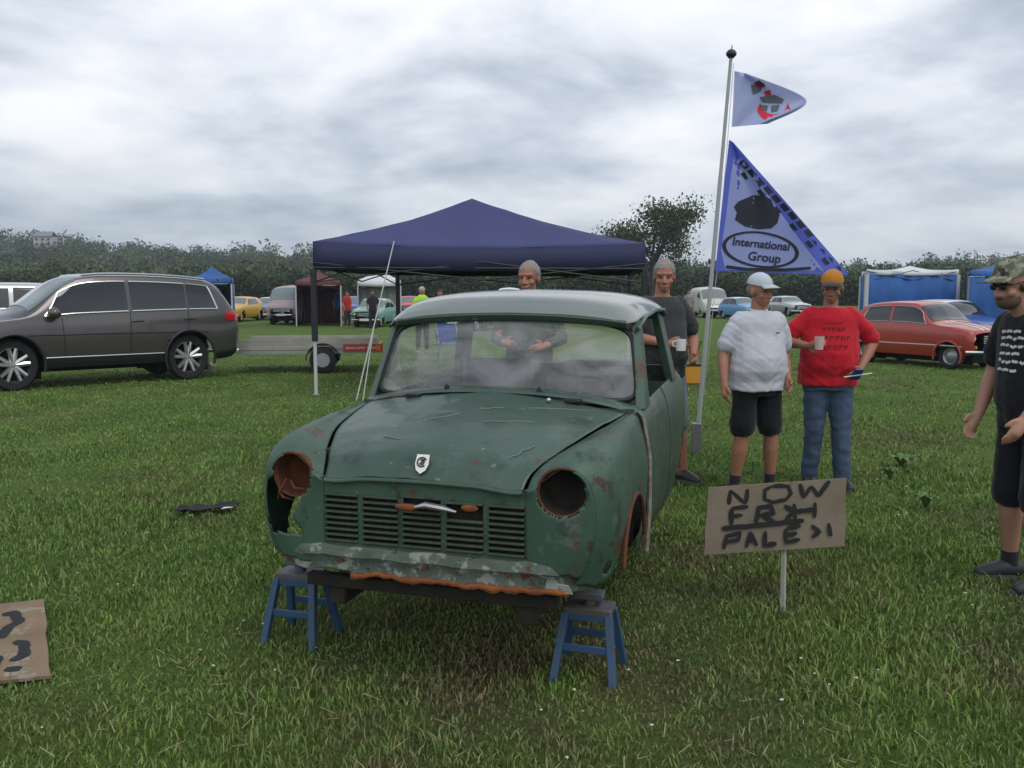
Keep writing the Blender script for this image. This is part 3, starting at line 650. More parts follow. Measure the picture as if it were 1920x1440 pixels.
# ---------------------------------------------------------------- people
def V3(*a): return Vector(a)
SKIN = lambda n, c: mat(n, c, .55, col2=tuple(k * .8 for k in c), nscale=6, amt=.8, spec=.4)
def person(label, loc, heading, H, pose, skin, look):
    """built facing -y, 1.75 m tall, then scaled; pose: joint overrides; look: clothing"""
    k = H / 1.75
    root = empty('person', loc, heading, label, 'person', scale=k)
    J = dict(nk=(0, .0, 1.47), hd=(0, -.02, 1.625), sL=(-.185, 0, 1.41), sR=(.185, 0, 1.41), eL=(-.245, .03, 1.12), eR=(.245, .03, 1.12), wL=(-.25, -.05, .87), wR=(.25, -.05, .87),
             hL=(-.09, 0, .90), hR=(.09, 0, .90), kL=(-.11, -.03, .49), kR=(.11, -.03, .49), aL=(-.12, .02, .085), aR=(.12, .02, .085), fL=(0, 0, -1), fR=(0, 0, -1), turn=0, nod=0, lean=(0, 0))
    J.update(pose); P = {q: (Vector(v) if isinstance(v, tuple) and len(v) == 3 else v) for q, v in J.items()}
    fat = look.get('belly', 0.0); wide = look.get('wide', 1.0)
    def ring(z, rx, ry, dx=0, dy=0, n=20): return [Vector((dx + rx * math.cos(2 * math.pi * i / n), dy + ry * math.sin(2 * math.pi * i / n), z)) for i in range(n)]
    lx, ly = P['lean']
    def torso(mb, e, z0=.86, z1=1.50, flare=0.0):
        prof = [(.84, .165, .115, 0), (.92, .168, .118, 0), (1.0, .162 + fat * .3, .112 + fat * .6, -fat * .35), (1.10, .158 + fat * .35, .110 + fat * .75, -fat * .45), (1.20, .166 + fat * .2, .112 + fat * .45, -fat * .25), (1.30, .178, .116, 0), (1.38, .182, .108, 0), (1.43, .160, .088, 0), (1.47, .085, .065, 0)]
        rs = []
        for z, rx, ry, dy in prof:
            if z < z0 - .01 or z > z1: continue
            f = max(0, (z - .9) / .55); fl = flare * max(0, (1.25 - z)) / .35
            rs.append(ring(z, rx * wide + e + fl, ry + e + fl, lx * f, ly * f + dy + .01 * f))
        mb.loft(rs)
    sc = .0125
    # body: one continuous surface
    b = MB(); torso(b, 0)
    b.limb([P['nk'] + V3(0, .01, -.05), P['hd'] + V3(0, .02, -.06)], [.062, .055])
    for s in 'LR':
        sg = -1 if s == 'L' else 1
        b.limb([P['s' + s] + V3(-sg * .03, 0, -.01), P['s' + s].lerp(P['e' + s], .5), P['e' + s]], [.060, .050, .041]); b.limb([P['e' + s], P['e' + s].lerp(P['w' + s], .35), P['w' + s]], [.041, .043, .027])
        b.limb([P['h' + s], P['h' + s].lerp(P['k' + s], .45), P['k' + s]], [.098, .085, .058]); b.limb([P['k' + s], P['k' + s].lerp(P['a' + s], .32), P['a' + s].lerp(P['k' + s], .12), P['a' + s]], [.056, .062, .040, .036])
        b.limb([P['a' + s] + V3(0, .02, -.03), P['a' + s] + V3(sg * .015, -.10, -.055)], [.036, .03])
        # hand: palm plus five fingers
        d = (P['w' + s] - P['e' + s]).normalized(); d = Vector(P['f' + s]).normalized() if P['f' + s] != V3(0, 0, -1) else d
        w0 = P['w' + s]; palmn = V3(sg, 0, 0) if abs(d.x) < .8 else V3(0, 0, 1); side = d.cross(palmn).normalized(); palmn = side.cross(d).normalized()
        if side.y > 0: side = -side
        b.limb([w0, w0 + d * .05, w0 + d * .085], [.026, .030, .030], 10)
        for q, (o_, ln, r_) in enumerate([(.030, .062, .0088), (.010, .072, .0092), (-.010, .066, .0088), (-.029, .052, .008)]):
            a0 = w0 + d * .085 + side * o_; c_ = -palmn * (.012 + .006 * q); b.limb([a0 - d * .02, a0 + d * ln * .5 + c_ * .5, a0 + d * ln + c_ * 2.0], [r_ * 1.15, r_ * 1.05, r_ * .85], 8)
        b.limb([w0 + d * .02 + side * .024, w0 + d * .05 + side * .050, w0 + d * .085 + side * .060 - palmn * .012], [.014, .012, .010], 8)
    remeshed(b, .0085, 'body', skin, root, 2)
    # head
    hd = MB(); Z = lambda p: p
    hd.ell((0, .012, .03), (.076, .097, .10), 22, 16); hd.ell((0, -.030, -.045), (.056, .062, .068), 18, 12); hd.ell((0, -.062, -.085), (.032, .030, .026), 12, 8)
    hd.limb([(0, -.075, .015), (0, -.098, -.018), (0, -.103, -.030)], [.012, .014, .015], 8); hd.ell((-.014, -.092, -.034), (.012, .012, .009), 8, 6); hd.ell((.014, -.092, -.034), (.012, .012, .009), 8, 6)
    hd.limb([(-.048, -.066, .030), (0, -.080, .032), (.048, -.066, .030)], [.012, .014, .012], 8)
    for sx in (-1, 1):
        hd.ell((sx * .077, .018, -.012), (.010, .022, .033), 10, 8); hd.ell((sx * .045, -.055, -.030), (.022, .025, .022), 10, 8)
    hd.limb([(-.022, -.086, -.062), (0, -.093, -.061), (.022, -.086, -.062)], [.007, .009, .007], 8); hd.limb([(-.018, -.086, -.073), (0, -.091, -.074), (.018, -.086, -.073)], [.006, .009, .006], 8)
    hr = empty('head_pivot'); bpy.data.objects.remove(hr)
    M = Matrix.Translation(P['hd']) @ Matrix.Rotation(P['turn'], 4, 'Z') @ Matrix.Rotation(P['nod'], 4, 'X')
    head = remeshed(hd, .005, 'head', skin, root, 2); head.matrix_local = M
    def onhead(mb, name, m_, **kw): return mb.build(name, m_, head, **kw)
    white = mat('eye_white', (.55, .53, .5), .3); eyed = mat('eye_dark', (.02, .015, .012), .3); lipm = mat('lip', (.28, .13, .10), .5)
    if not look.get('shades'):
        for sx in (-1, 1): onhead(MB().ell((sx * .030, -.074, .008), (.013, .008, .006), 10, 6), 'eye', eyed)
    else:
        for sx in (-1, 1): onhead(MB().ell((sx * .032, -.088, .010), (.026, .010, .018), 12, 8), 'lens', eyed)
        onhead(MB().tube([(-.080, .02, .014), (-.070, -.060, .018), (0, -.098, .018), (.070, -.060, .018), (.080, .02, .014)], .004, 6), 'frame', eyed)
    onhead(MB().tube([(-.017, -.0945, -.068), (0, -.0995, -.067), (.017, -.0945, -.068)], .0022, 6), 'mouth', lipm)
    hairm = look.get('hair')
    if hairm:
        h = MB()
        if look.get('cap'): h.ell((0, .030, .0), (.080, .092, .06), 22, 10)
        else:
            h.ell((0, .018, .030), (.0835, .104, .1035), 40, 30); out = []
            for v in h.v:
                q_ = Vector(v); line = lerp(-.045, .068, max(0, min(1, (.045 - q_.y) / .10))); d_ = q_ - V3(0, .012, .02)
                sc_ = (.86 if q_.z < line + .006 * noise.noise(q_ * 60) else 1.0) + .07 * noise.noise(q_ * 38) + .05 * noise.noise(q_ * 90); out.append(tuple(V3(0, .012, .02) + d_ * min(sc_, 1.07)))
            h.v = out
        onhead(h, 'hair', hairm)
    if look.get('beard'):
        h = MB(); h.ell((0, -.040, -.072), (.060, .064, .048), 16, 10); h.ell((0, -.095, -.047), (.028, .010, .008), 10, 6); onhead(h, 'beard', look['beard'])
    if look.get('cap'):
        cm, bm, style = look['cap']; h = MB(); h.ell((0, .016, .048), (.087, .108, .098), 22, 10, zmin=.0)
        capo = onhead(h, 'cap', cm)
        if style == 'peak':
            pr = MB(); rows = [[Vector((math.sin(a) * (.072 + .016 * t), -.085 * math.cos(a) * 1.0 - .010 - .070 * t * math.cos(a * .8), .052 - .016 * t + .018 * math.cos(a * 1.5))) for a in [lerp(-1.15, 1.15, i / 14) for i in range(15)]] for t in (0, .35, .7, 1)]
            pr.grid(rows); pr.build('peak', bm, capo, thick=.004)
        else:
            pr = MB(); rows = [[Vector(((.086 + .045 * t) * math.cos(a), .016 + (.106 + .045 * t) * math.sin(a), .052 - .035 * t)) for a in [2 * math.pi * i / 28 for i in range(29)]] for t in (0, .5, 1)]
            pr.grid(rows); pr.build('brim', bm, capo, thick=.003)
    # clothes
    top, bot = look['top'], look['bottom']
    t = MB(); torso(t, sc + .010, z0=look.get('hem', .84), flare=look.get('flare', .012))
    for s in 'LR':
        sg = -1 if s == 'L' else 1; f = look.get('sleeve', .62); S0, E0, W0 = P['s' + s], P['e' + s], P['w' + s]
        if f <= 1: t.limb([S0 + V3(-sg * .04, 0, .0), S0.lerp(E0, .4 * f / .62), S0.lerp(E0, f)], [.072, .070, .066 + .006])
        else: t.limb([S0 + V3(-sg * .04, 0, 0), S0.lerp(E0, .5), E0, E0.lerp(W0, f - 1)], [.070, .062, .056, .046])
    shirt = remeshed(t, .009, 'shirt', top, root, 6)
    # folds pressed into the shirt
    def drape(o, fn):
        me = o.data; n = len(me.vertices); co = np.empty(n * 3, np.float32); no = np.empty(n * 3, np.float32); me.vertices.foreach_get('co', co); me.vertices.foreach_get('normal', no); co = co.reshape(-1, 3); no = no.reshape(-1, 3)
        d = np.array([fn(Vector(c)) for c in co.tolist()], np.float32); me.vertices.foreach_set('co', (co + no * d[:, None]).ravel()); me.update()
    sd_ = random.uniform(0, 50)
    def fold(c):
        low = max(0, min(1, (1.30 - c.z) / .35)); arm = 1 if abs(c.x) > .19 else .35
        return .013 * low * noise.noise(Vector((c.x * 13 + sd_, c.y * 13, c.z * 3.2))) + .008 * noise.noise(Vector((c.x * 9 + c.z * 9, sd_, c.z * 22 - abs(c.x) * 16))) * max(low, arm) + .0015 * noise.noise(c * 40)
    drape(shirt, fold)
    if look.get('collar'):
        MB().tube([(P['nk'].x + .066 * math.cos(a), P['nk'].y - .0 + .062 * math.sin(a), 1.478 + .012 * math.sin(a)) for a in [2 * math.pi * i / 20 for i in range(21)]], .011, 6, cap=False).build('collar', look['collar'], shirt)
    q = MB(); q.loft([ring(z, rx * wide + sc + fat * .12, ry + sc + fat * .25, 0, -fat * .12) for z, rx, ry in ((.80, .168, .118), (.88, .164, .114), (.95, .156, .106))])
    L_ = look.get('leg', .45); 
    for s in 'LR':
        H0, K0, A0 = P['h' + s], P['k' + s], P['a' + s]
        if L_ < 1: q.limb([H0 + V3(0, 0, .02), H0.lerp(K0, .5), H0.lerp(K0, 1.0) if L_ > .48 else H0.lerp(K0, L_ * 2)], [.108, .100, look.get('cuff', .088)])
        else: q.limb([H0 + V3(0, 0, .02), H0.lerp(K0, .5), K0, K0.lerp(A0, .45), A0 + V3(0, .01, -.01)], [.108, .096, .080, .074, .070])
    tr = remeshed(q, .0095, 'shorts' if L_ < 1 else 'jeans', bot, root, 5)
    drape(tr, lambda c: .010 * noise.noise(Vector((c.x * 12 + sd_, c.y * 12, c.z * (5 if L_ < 1 else 16)))) + .004 * noise.noise(c * 22) - .0)
    for s in 'LR':
        a = P['a' + s]; sh = MB(); sg = -1 if s == 'L' else 1
        sh.limb([a + V3(0, .045, -.035), a + V3(0, -.03, -.03), a + V3(sg * .012, -.11, -.045), a + V3(sg * .018, -.165, -.052)], [.046, .050, .046, .036], 14); so = remeshed(sh, .010, 'shoe', look['shoe'], root, 3)
        MB().loft([[(a.x + sg * .010 * (1 - y / .05) + w_ * math.cos(2 * math.pi * i / 16) * .050, a.y - .055 + .150 * math.sin(2 * math.pi * i / 16), z) for i in range(16)] for z, w_, y in ((.0, 1, .0), (.028, 1.02, .0))]).build('sole', mat('sole_grey', (.10, .10, .10), .8), so)
        if look.get('sock'): MB().tube([a + V3(0, 0, -.01), a.lerp(P['k' + s], .18)], [.045, .047], 14).build('sock', look['sock'], root)
    return root, shirt, P, k

cloth = lambda n, c, c2=None: mat(n, c, .9, col2=c2 or tuple(x * .88 for x in c), nscale=5, amt=1.2, bump=.25, bscale=90, spec=.15, sheen=.15)
shoe_b = mat('shoe_black', (.02, .02, .022), .5)
sk = SKIN('skin_ruddy', (.42, .19, .125)); sk2 = SKIN('skin_tan', (.36, .17, .11)); sk3 = SKIN('skin_fair', (.46, .24, .165))

def on_shirt_text(shirt, lines, m_, x0, zs, y, size, rz=0):
    # flat print floating just proud of the cloth, each glyph vertex dropped on to the shirt
    from mathutils.bvhtree import BVHTree
    bv = BVHTree.FromPolygons([v.co for v in shirt.data.vertices], [p.vertices for p in shirt.data.polygons])
    for i, (tx, z, sz) in enumerate(lines):
        o = text_mesh(tx, sz, m_, shirt, (0, 0, 0), (0, 0, 0), 'print', extrude=0, bold=sz * .02)
        bm = __import__('bmesh').new(); bm.from_mesh(o.data); b3 = __import__('bmesh')
        b3.ops.triangulate(bm, faces=bm.faces[:]); b3.ops.subdivide_edges(bm, edges=[e for e in bm.edges if e.calc_length() > sz * .25], cuts=2, use_grid_fill=False); b3.ops.triangulate(bm, faces=bm.faces[:])
        for v in bm.verts:
            px, pz = x0 + v.co.x, z + v.co.y; h = bv.ray_cast(Vector((px, -1, pz)), Vector((0, 1, 0))); v.co = (px, (h[0].y if h[0] else y) - .004, pz)
        bm.to_mesh(o.data); bm.free()

# A: white polo, sun hat, dark shorts, just right of the car
pA = G(1412, 925); 
_, shA, PA, kA = person('man in a white polo shirt, pale cap and black shorts standing right of the car', (pA.x + .0, pA.y, 0), R(14), 1.73,
    dict(sL=(-.20, 0, 1.40), sR=(.20, 0, 1.40), eL=(-.29, .02, 1.13), wL=(-.315, -.07, .90), eR=(.27, .05, 1.12), wR=(.22, -.10, .93), kL=(-.13, -.02, .49), kR=(.13, -.02, .49), aL=(-.15, .03, .085), aR=(.16, .02, .085), turn=R(24), nod=R(10)),
    sk, dict(top=cloth('polo_white', (.56, .57, .63), (.51, .52, .58)), bottom=cloth('shorts_black', (.014, .015, .018)), belly=.05, wide=1.14, flare=.030, sleeve=.72, leg=.42, cuff=.105, shoe=shoe_b, sock=cloth('sock_dark', (.03, .03, .035)), hem=.84,
             cap=(cloth('cap_pale', (.55, .60, .64)), cloth('cap_brim_pale', (.50, .54, .56)), 'peak'), hair=mat('hair_grey', (.20, .18, .16), .9), collar=cloth('polo_white', (.7, .7, .7))))
MB().box((.09, -.145, 1.30), (.030, .004, .010)).build('logo', mat('logo_dark', (.03, .03, .04), .7), shA, False)
# B: red t-shirt
pB = G(1566, 925)
_, shB, PB, kB = person('person in a red printed t-shirt, blue jeans and orange-fronted cap holding a cup', (pB.x, pB.y + .25, 0), R(-6), 1.76,
    dict(eL=(-.35, .03, 1.19), wL=(-.22, -.24, 1.17), eR=(.36, .05, 1.19), wR=(.20, -.16, .98), turn=R(-18), nod=R(16), kL=(-.10, -.02, .49), aL=(-.11, .05, .085), kR=(.10, -.05, .49), aR=(.13, -.05, .085), fL=(.35, -.75, .15), fR=(-.5, -.6, -.3)),
    sk2, dict(top=cloth('tee_red', (.56, .018, .032), (.46, .013, .026)), bottom=mat('denim', (.045, .075, .135), .9, col2=(.075, .11, .18), nscale=7, amt=.8, bump=.3, bscale=120), belly=.05, wide=1.12, flare=.03, sleeve=.86, leg=1, shoe=shoe_b,
             cap=(cloth('cap_orange', (.50, .20, .03)), cloth('cap_brim_dark', (.05, .05, .045)), 'peak'), hair=mat('hair_brown', (.06, .04, .03), .9)))
ink = mat('tee_print', (.05, .008, .012), .9)
rg = random.Random(4); T = MB()
for row, (z, n_, sz) in enumerate([(1.345, 9, .016), (1.295, 5, .034), (1.225, 6, .042), (1.155, 5, .040)]):
    for i in range(n_):
        x = (i - (n_ - 1) / 2) * sz * 1.05 + rg.uniform(-.002, .002)
        T.tube([(x - sz * .3, -.172, z - sz * .4), (x - sz * .25, -.174, z + sz * .35), (x + sz * .3, -.174, z + sz * .38), (x + sz * .1, -.172, z - .1 * sz), (x + sz * .32, -.171, z - sz * .42)][:rg.choice([3, 4, 5])], sz * .11, 5)
from mathutils.bvhtree import BVHTree
bv = BVHTree.FromPolygons([v.co for v in shB.data.vertices], [p.vertices for p in shB.data.polygons])
T.v = [(lambda h, p: (p[0], (h[0].y if h[0] else p[1]) - .003 - .25 * (p[1] + .173), p[2]))(bv.ray_cast(Vector((p[0], -1, p[2])), Vector((0, 1, 0))), p) for p in T.v]
tag(T.build('shirt_print', ink, shB), kind='stuff')
def held(name, label, cat, world, fn):
    r = empty(name, world, 0, label, cat); fn(r); return r
def w_of(loc, head, k, p): return Vector(loc) + Matrix.Rotation(head, 3, 'Z') @ (Vector(p) * k)
wc = w_of((pB.x, pB.y + .25, 0), R(-6), kB, PB['wL'] + V3(.055, -.115, -.02))
def cup_fn(r): MB().lathe((0, 0, 0), (0, 0, 1), [(0, 0), (.030, 0), (.038, .10), (.034, .10), (.028, .01), (0, .01)], 18).build('cup_body', mat('paper_cup', (.62, .42, .40), .6), r)
held('cup', 'pale pink paper cup in the raised hand of the person in red', 'cup', wc, cup_fn)
wb = w_of((pB.x, pB.y + .25, 0), R(-6), kB, PB['wR'] + V3(-.05, -.10, -.03))
def ph_fn(r):
    MB().box((0, 0, 0), (.075, .012, .14), Matrix.Rotation(R(50), 3, 'X')).build('case', mat('case_blue', (.02, .05, .35), .4), r, bevel=.004)
    MB().tube([(-.10, .0, -.02), (.11, -.02, .012)], .005, 6).build('strap', mat('badge_white', (.7, .7, .7)), r)
held('phone', 'bright blue phone held low by the person in red', 'phone', wb, ph_fn)

# C: at the right edge, profile to the left
pC = (2.80, 4.62, 0)
_, shC, PC, kC = person('bearded man in camouflage cap, sunglasses and black t-shirt at the right edge', pC, R(-80), 1.79,
    dict(lean=(0, -.05), sL=(-.19, -.05, 1.40), sR=(.19, -.05, 1.40), eL=(-.25, -.05, 1.13), wL=(-.20, -.17, .90), eR=(.25, -.08, 1.12), wR=(.19, -.22, .93), hd=(0, -.17, 1.60), nk=(0, -.08, 1.47), nod=R(16), fL=(.1, -.6, -.8), fR=(.1, -.6, -.8), kL=(-.11, -.02, .49), aL=(-.13, .02, .085)),
    sk3, dict(top=cloth('tee_black', (.016, .017, .02)), bottom=cloth('shorts_dark_navy', (.015, .017, .024)), belly=.025, wide=1.0, flare=.015, sleeve=.68, leg=.55, cuff=.100, shoe=mat('trainer_dark', (.03, .032, .038), .6), sock=cloth('sock_dark', (.03, .03, .035)), shades=True,
              beard=mat('beard_brown', (.12, .07, .045), .95), hair=mat('hair_brown', (.06, .04, .03), .9),
              cap=(mat('camo', (.10, .11, .07), .9, col2=(.28, .28, .21), nscale=26, amt=.25, det=1, spots=[((.045, .04, .03), 22, .56, .02)]), mat('camo', (.1, .1, .1)), 'peak')))
wm = mat('print_white', (.62, .62, .60), .8); T = MB(); rg = random.Random(9)
for i, (z, w_) in enumerate([(1.36, .10), (1.325, .13), (1.285, .15), (1.245, .13), (1.205, .15), (1.16, .10)]):
    x = -.07
    while x < w_ - .06:
        l = rg.uniform(.015, .045); T.tube([(x, 0, z + rg.uniform(-.004, .004)), (x + l * .5, 0, z + rg.uniform(-.01, .012)), (x + l, 0, z)], .0075, 5); x += l + .010
bv = BVHTree.FromPolygons([v.co for v in shC.data.vertices], [p.vertices for p in shC.data.polygons])
T.v = [(lambda h, p: (p[0], (h[0].y if h[0] else -.15) - .003 + p[1] * .3, p[2]))(bv.ray_cast(Vector((p[0], -1, p[2])), Vector((0, 1, 0))), p) for p in T.v]
tag(T.build('shirt_print', wm, shC), kind='stuff')

# D, E: two men behind the car under the canopy
pD = Dp(992, 720, 7.3)
person('grey-haired man in a dull green top standing directly behind the car roof', (pD.x, 7.3, 0), R(-10), 1.85, dict(eL=(-.26, -.02, 1.14), wL=(-.14, -.25, 1.12), eR=(.26, 0, 1.14), wR=(.15, -.25, 1.10), turn=R(-14), nod=R(8)),
       sk, dict(top=cloth('top_green', (.075, .09, .075)), bottom=cloth('trouser_grey', (.05, .05, .055)), leg=1, sleeve=1.7, shoe=shoe_b, hair=mat('hair_silver', (.30, .29, .27), .9, col2=(.22, .21, .20), nscale=40, amt=1.2, bump=.6, bscale=120)))
pE = G(1236, 905)
_, shE, PE, kE = person('grey-haired man in charcoal t-shirt and faded shorts behind the car holding a mug', (pE.x, pE.y, 0), R(22), 1.86,
       dict(eL=(-.26, -.02, 1.16), wL=(-.10, -.24, 1.12), eR=(.29, 0, 1.14), wR=(.16, -.20, 1.02), turn=R(-30), nod=R(10), kL=(-.09, -.02, .49), kR=(.14, -.03, .49), aR=(.20, -.03, .085)),
       sk, dict(top=cloth('tee_charcoal', (.045, .05, .052)), bottom=mat('denim_pale', (.16, .20, .25), .9, col2=(.30, .34, .38), nscale=9, amt=.5, bump=.3), leg=.5, cuff=.098, sleeve=.7, shoe=shoe_b, belly=.05, hair=mat('hair_silver', (.3, .3, .3))))
wE = w_of((pE.x, pE.y, 0), R(22), kE, PE['wL'] + V3(.05, -.11, .0))
def mug_fn(r):
    MB().lathe((0, 0, -.05), (0, 0, 1), [(0, 0), (.038, 0), (.040, .09), (.036, .09), (.034, .01), (0, .01)], 18).build('mug_body', mat('mug_white', (.72, .72, .70), .3), r)
    MB().tube([(-.038, 0, -.02 + .0), (-.065, 0, -.01), (-.065, 0, .02), (-.038, 0, .03)], .006, 6).build('handle', mat('mug_white', (.7, .7, .7)), r)
held('mug', 'white mug held by the man in charcoal behind the car', 'mug', wE, mug_fn)
# ---------------------------------------------------------------- canopy, flagpole, signs, gazebos
navy = mat('canopy_navy', (.040, .046, .135), .75, col2=(.055, .062, .165), nscale=1.3, amt=.9, bump=.15, bscale=3, spec=.3)
polew = mat('pole_white', (.50, .51, .52), .5); poled = mat('pole_dark', (.015, .016, .02), .5); steel = mat('steel_grey', (.22, .23, .24), .4, .6)
def canopy(name, label, cat, corners, zeave, zpeak, zval, mroof, mval, legm, low_white=None, walls=None, scallop=0, peak=None, group=None, legr=.028):
    c = sum((Vector(q) for q in corners), Vector()) / 4; root = empty(name, (c.x, c.y, 0), 0, label, cat, group)
    cs = [Vector(q) - c for q in corners]; pk = (Vector(peak) - c) if peak else Vector((0, 0, 0)); pk.z = zpeak
    for i in range(4):
        a, b = cs[i], cs[(i + 1) % 4]; n = 14; rows = []
        for k in range(n + 1):
            t = k / n; rows.append([])
            for j in range(n + 1):
                s = j / n; e = a.lerp(b, s); e.z = zeave; p = e.lerp(pk, t); sag = .10 * math.sin(math.pi * s) * (1 - t) + .16 * math.sin(math.pi * t) * (.6); p.z -= sag * .8 + .012 * noise.noise(p * 2.5); rows[-1].append(p)
        mb = MB(); mb.grid(rows); mb.build('roof_panel', mroof, root, thick=.004, angle=60)
        rows = []
        for j in range(29):
            s = j / 28; e = a.lerp(b, s); sag = .08 * math.sin(math.pi * s); out = Vector(((b - a).y, -(b - a).x, 0)).normalized() * (.02 * noise.noise(e * 3)); rows.append([Vector((e.x, e.y, zeave - sag)) + out, Vector((e.x, e.y, lerp(zeave, zval, .5) - sag * .6)) + out * 2, Vector((e.x, e.y, zval - sag * .3 + scallop * abs(math.sin(s * math.pi * 6)))) + out * 3])
        mb = MB(); mb.grid(rows); mb.build('valance', mval, root, thick=.003, angle=60)
        # frame rails
        MB().tube([Vector((a.x, a.y, zval + .02)) * 1, Vector((b.x, b.y, zval + .02))], .014, 6).build('rail', legm, root)
        m_ = MB(); m1 = a.lerp(b, .5)
        m_.tube([Vector((a.x, a.y, zval + .10)), Vector((m1.x, m1.y, zval - .16))], .012, 6).tube([Vector((a.x, a.y, zval - .20)), Vector((m1.x, m1.y, zval + .12))], .012, 6).tube([Vector((b.x, b.y, zval + .10)), Vector((m1.x, m1.y, zval - .16))], .012, 6).tube([Vector((b.x, b.y, zval - .20)), Vector((m1.x, m1.y, zval + .12))], .012, 6).build('scissor_strut', poled, root)
        if walls and i in walls:
            rows = []
            for j in range(31):
                s = j / 30; e = a.lerp(b, s); out = Vector(((b - a).y, -(b - a).x, 0)).normalized() * (.05 * math.sin(s * 40) * .5 + .04 * noise.noise(e * 2)); rows.append([Vector((e.x, e.y, z)) * 1 + out * f for z, f in ((zval + .05, .3), (1.3, 1), (.65, 1.2), (.02, .8))])
            mb = MB(); mb.grid(rows); mb.build('side_wall', walls[i], root, thick=.003)
    for q in cs:
        if low_white:
            MB().box((q.x, q.y, lerp(low_white, zval, .5)), (.085, .085, zval - low_white)).build('upper_leg', legm, root, False, bevel=.008)
            MB().box((q.x, q.y, low_white / 2), (.048, .048, low_white)).build('lower_leg', polew, root, False, bevel=.005)
            MB().box((q.x, q.y, .01), (.11, .11, .02)).build('foot', steel, root, False)
        else:
            MB().box((q.x, q.y, zval / 2), (legr * 2, legr * 2, zval)).build('leg', legm, root, False, bevel=.005)
    return root
canopy('canopy', 'large dark navy pop-up canopy with a peaked roof behind the derelict car', 'canopy', [(-3.06, 13.5, 0), (2.12, 14.0, 0), (2.45, 18.3, 0), (-2.35, 18.0, 0)], 2.38, 3.28, 1.96, navy, mat('canopy_navy_band', (.026, .030, .085), .8, bump=.2, bscale=4), poled, low_white=.85, peak=(-.72, 15.9, 0))
tealw = mat('gazebo_roof_white', (.62, .64, .64), .7); blw = mat('gazebo_wall_blue', (.012, .075, .26), .75, col2=(.020, .11, .34), nscale=1.5, bump=.2, bscale=4); blw2 = mat('gazebo_roof_blue', (.016, .075, .26), .7, col2=(.03, .11, .33), nscale=1.2)
gw = lambda u, y: Dp(u, 600, y).x
canopy('gazebo', 'blue-walled gazebo with a white roof edge behind the red car', 'gazebo', [(gw(1622, 25), 25, 0), (gw(1802, 25), 25.3, 0), (gw(1790, 28), 28.3, 0), (gw(1612, 28), 28, 0)], 2.28, 2.42, 2.12, tealw, tealw, polew, walls={0: blw, 1: blw, 2: blw, 3: blw}, group='blue gazebos on the right', legr=.05)
canopy('gazebo', 'second blue gazebo, nearer the right edge, with a blue side wall', 'gazebo', [(gw(1812, 24), 24, 0), (gw(1990, 24), 24, 0), (gw(1980, 27), 27, 0), (gw(1810, 27), 27, 0)], 2.22, 2.65, 2.02, blw2, blw, steel, walls={0: blw, 1: blw, 2: blw, 3: blw}, group='blue gazebos on the right')
canopy('gazebo', 'white peaked gazebo seen under the left side of the navy canopy', 'gazebo', [(gw(672, 44), 44, 0), (gw(752, 44), 44, 0), (gw(752, 47), 47, 0), (gw(672, 47), 47, 0)], 2.25, 2.9, 1.95, tealw, tealw, polew, walls={2: tealw, 3: tealw}, legr=.03)
canopy('gazebo', 'bright blue gazebo behind the tail of the grey car', 'gazebo', [(gw(362, 40), 40, 0), (gw(436, 40), 40, 0), (gw(440, 43), 43, 0), (gw(366, 43), 43, 0)], 2.3, 2.85, 2.0, blw2, blw2, polew, walls={2: blw, 1: blw, 3: blw})
canopy('gazebo', 'maroon gazebo with drop walls among the far show cars', 'gazebo', [(gw(556, 42), 42, 0), (gw(640, 42), 42, 0), (gw(640, 45), 45, 0), (gw(556, 45), 45, 0)], 2.2, 2.7, 1.95, mat('maroon_canvas', (.12, .035, .04), .8), mat('maroon_canvas', (.1, .1, .1)), polew, walls={1: mat('maroon_canvas', (.1, .1, .1)), 2: mat('maroon_canvas', (.1, .1, .1)), 3: mat('maroon_canvas', (.1, .1, .1))})

# guy line from the canopy corner to the ground behind the car
g0 = Dp(739, 452, 13.6); g1 = G(668, 752)
gr = empty('guy_line', (g1.x, g1.y, 0), 0, 'thin white doubled guy line running from the canopy down to the grass', 'rope'); o_ = Vector((g1.x, g1.y, 0))
MB().tube([g0 - o_, g1 - o_], .010, 6).build('rope', polew, gr); MB().tube([g0.lerp(g1, .55) - o_, g1 + V3(.09, .05, 0) - o_], .009, 6).build('rope', polew, gr); MB().tube([(0, 0, -.05), (-.03, -.03, .12)], .012, 6).build('peg', steel, gr)

# flagpole with two flags
fy = 9.2; p0 = G(1309, 0 + 820); fy = 8.6; b0 = Dp(1306, 800, fy); b0.z = 0; t0 = Dp(1371, 103, fy)
fr = empty('flagpole', (b0.x, fy, 0), 0, 'tall leaning white flagpole with a dark finial right of the canopy', 'flagpole')
topl = t0 - Vector((b0.x, fy, 0)); pm = MB(); pm.tube([(0, 0, 0), topl * .35, topl * .36, topl * .7, topl * .71, topl], [.024, .023, .021, .020, .018, .016], 12); pm.build('pole', mat('pole_grey_white', (.36, .37, .38), .45), fr)
MB().lathe(topl, topl.normalized(), [(.0, -.03), (.024, -.03), (.050, .0), (.050, .02), (.03, .045), (.006, .05), (.004, .09), (0, .09)], 16).build('finial', poled, fr)
MB().tube([topl * .98 + V3(.03, 0, 0), topl * .5 + V3(.045, -.02, 0), topl * .15 + V3(.03, 0, 0)], .003, 5).build('halyard', polew, fr)
MB().box((0, 0, .15), (.09, .09, .30)).build('ground_sleeve', steel, fr, bevel=.005)
def poleat(v):
    f = (v - 103) / (800 - 103); return Vector((lerp(1371, 1306, f), v))
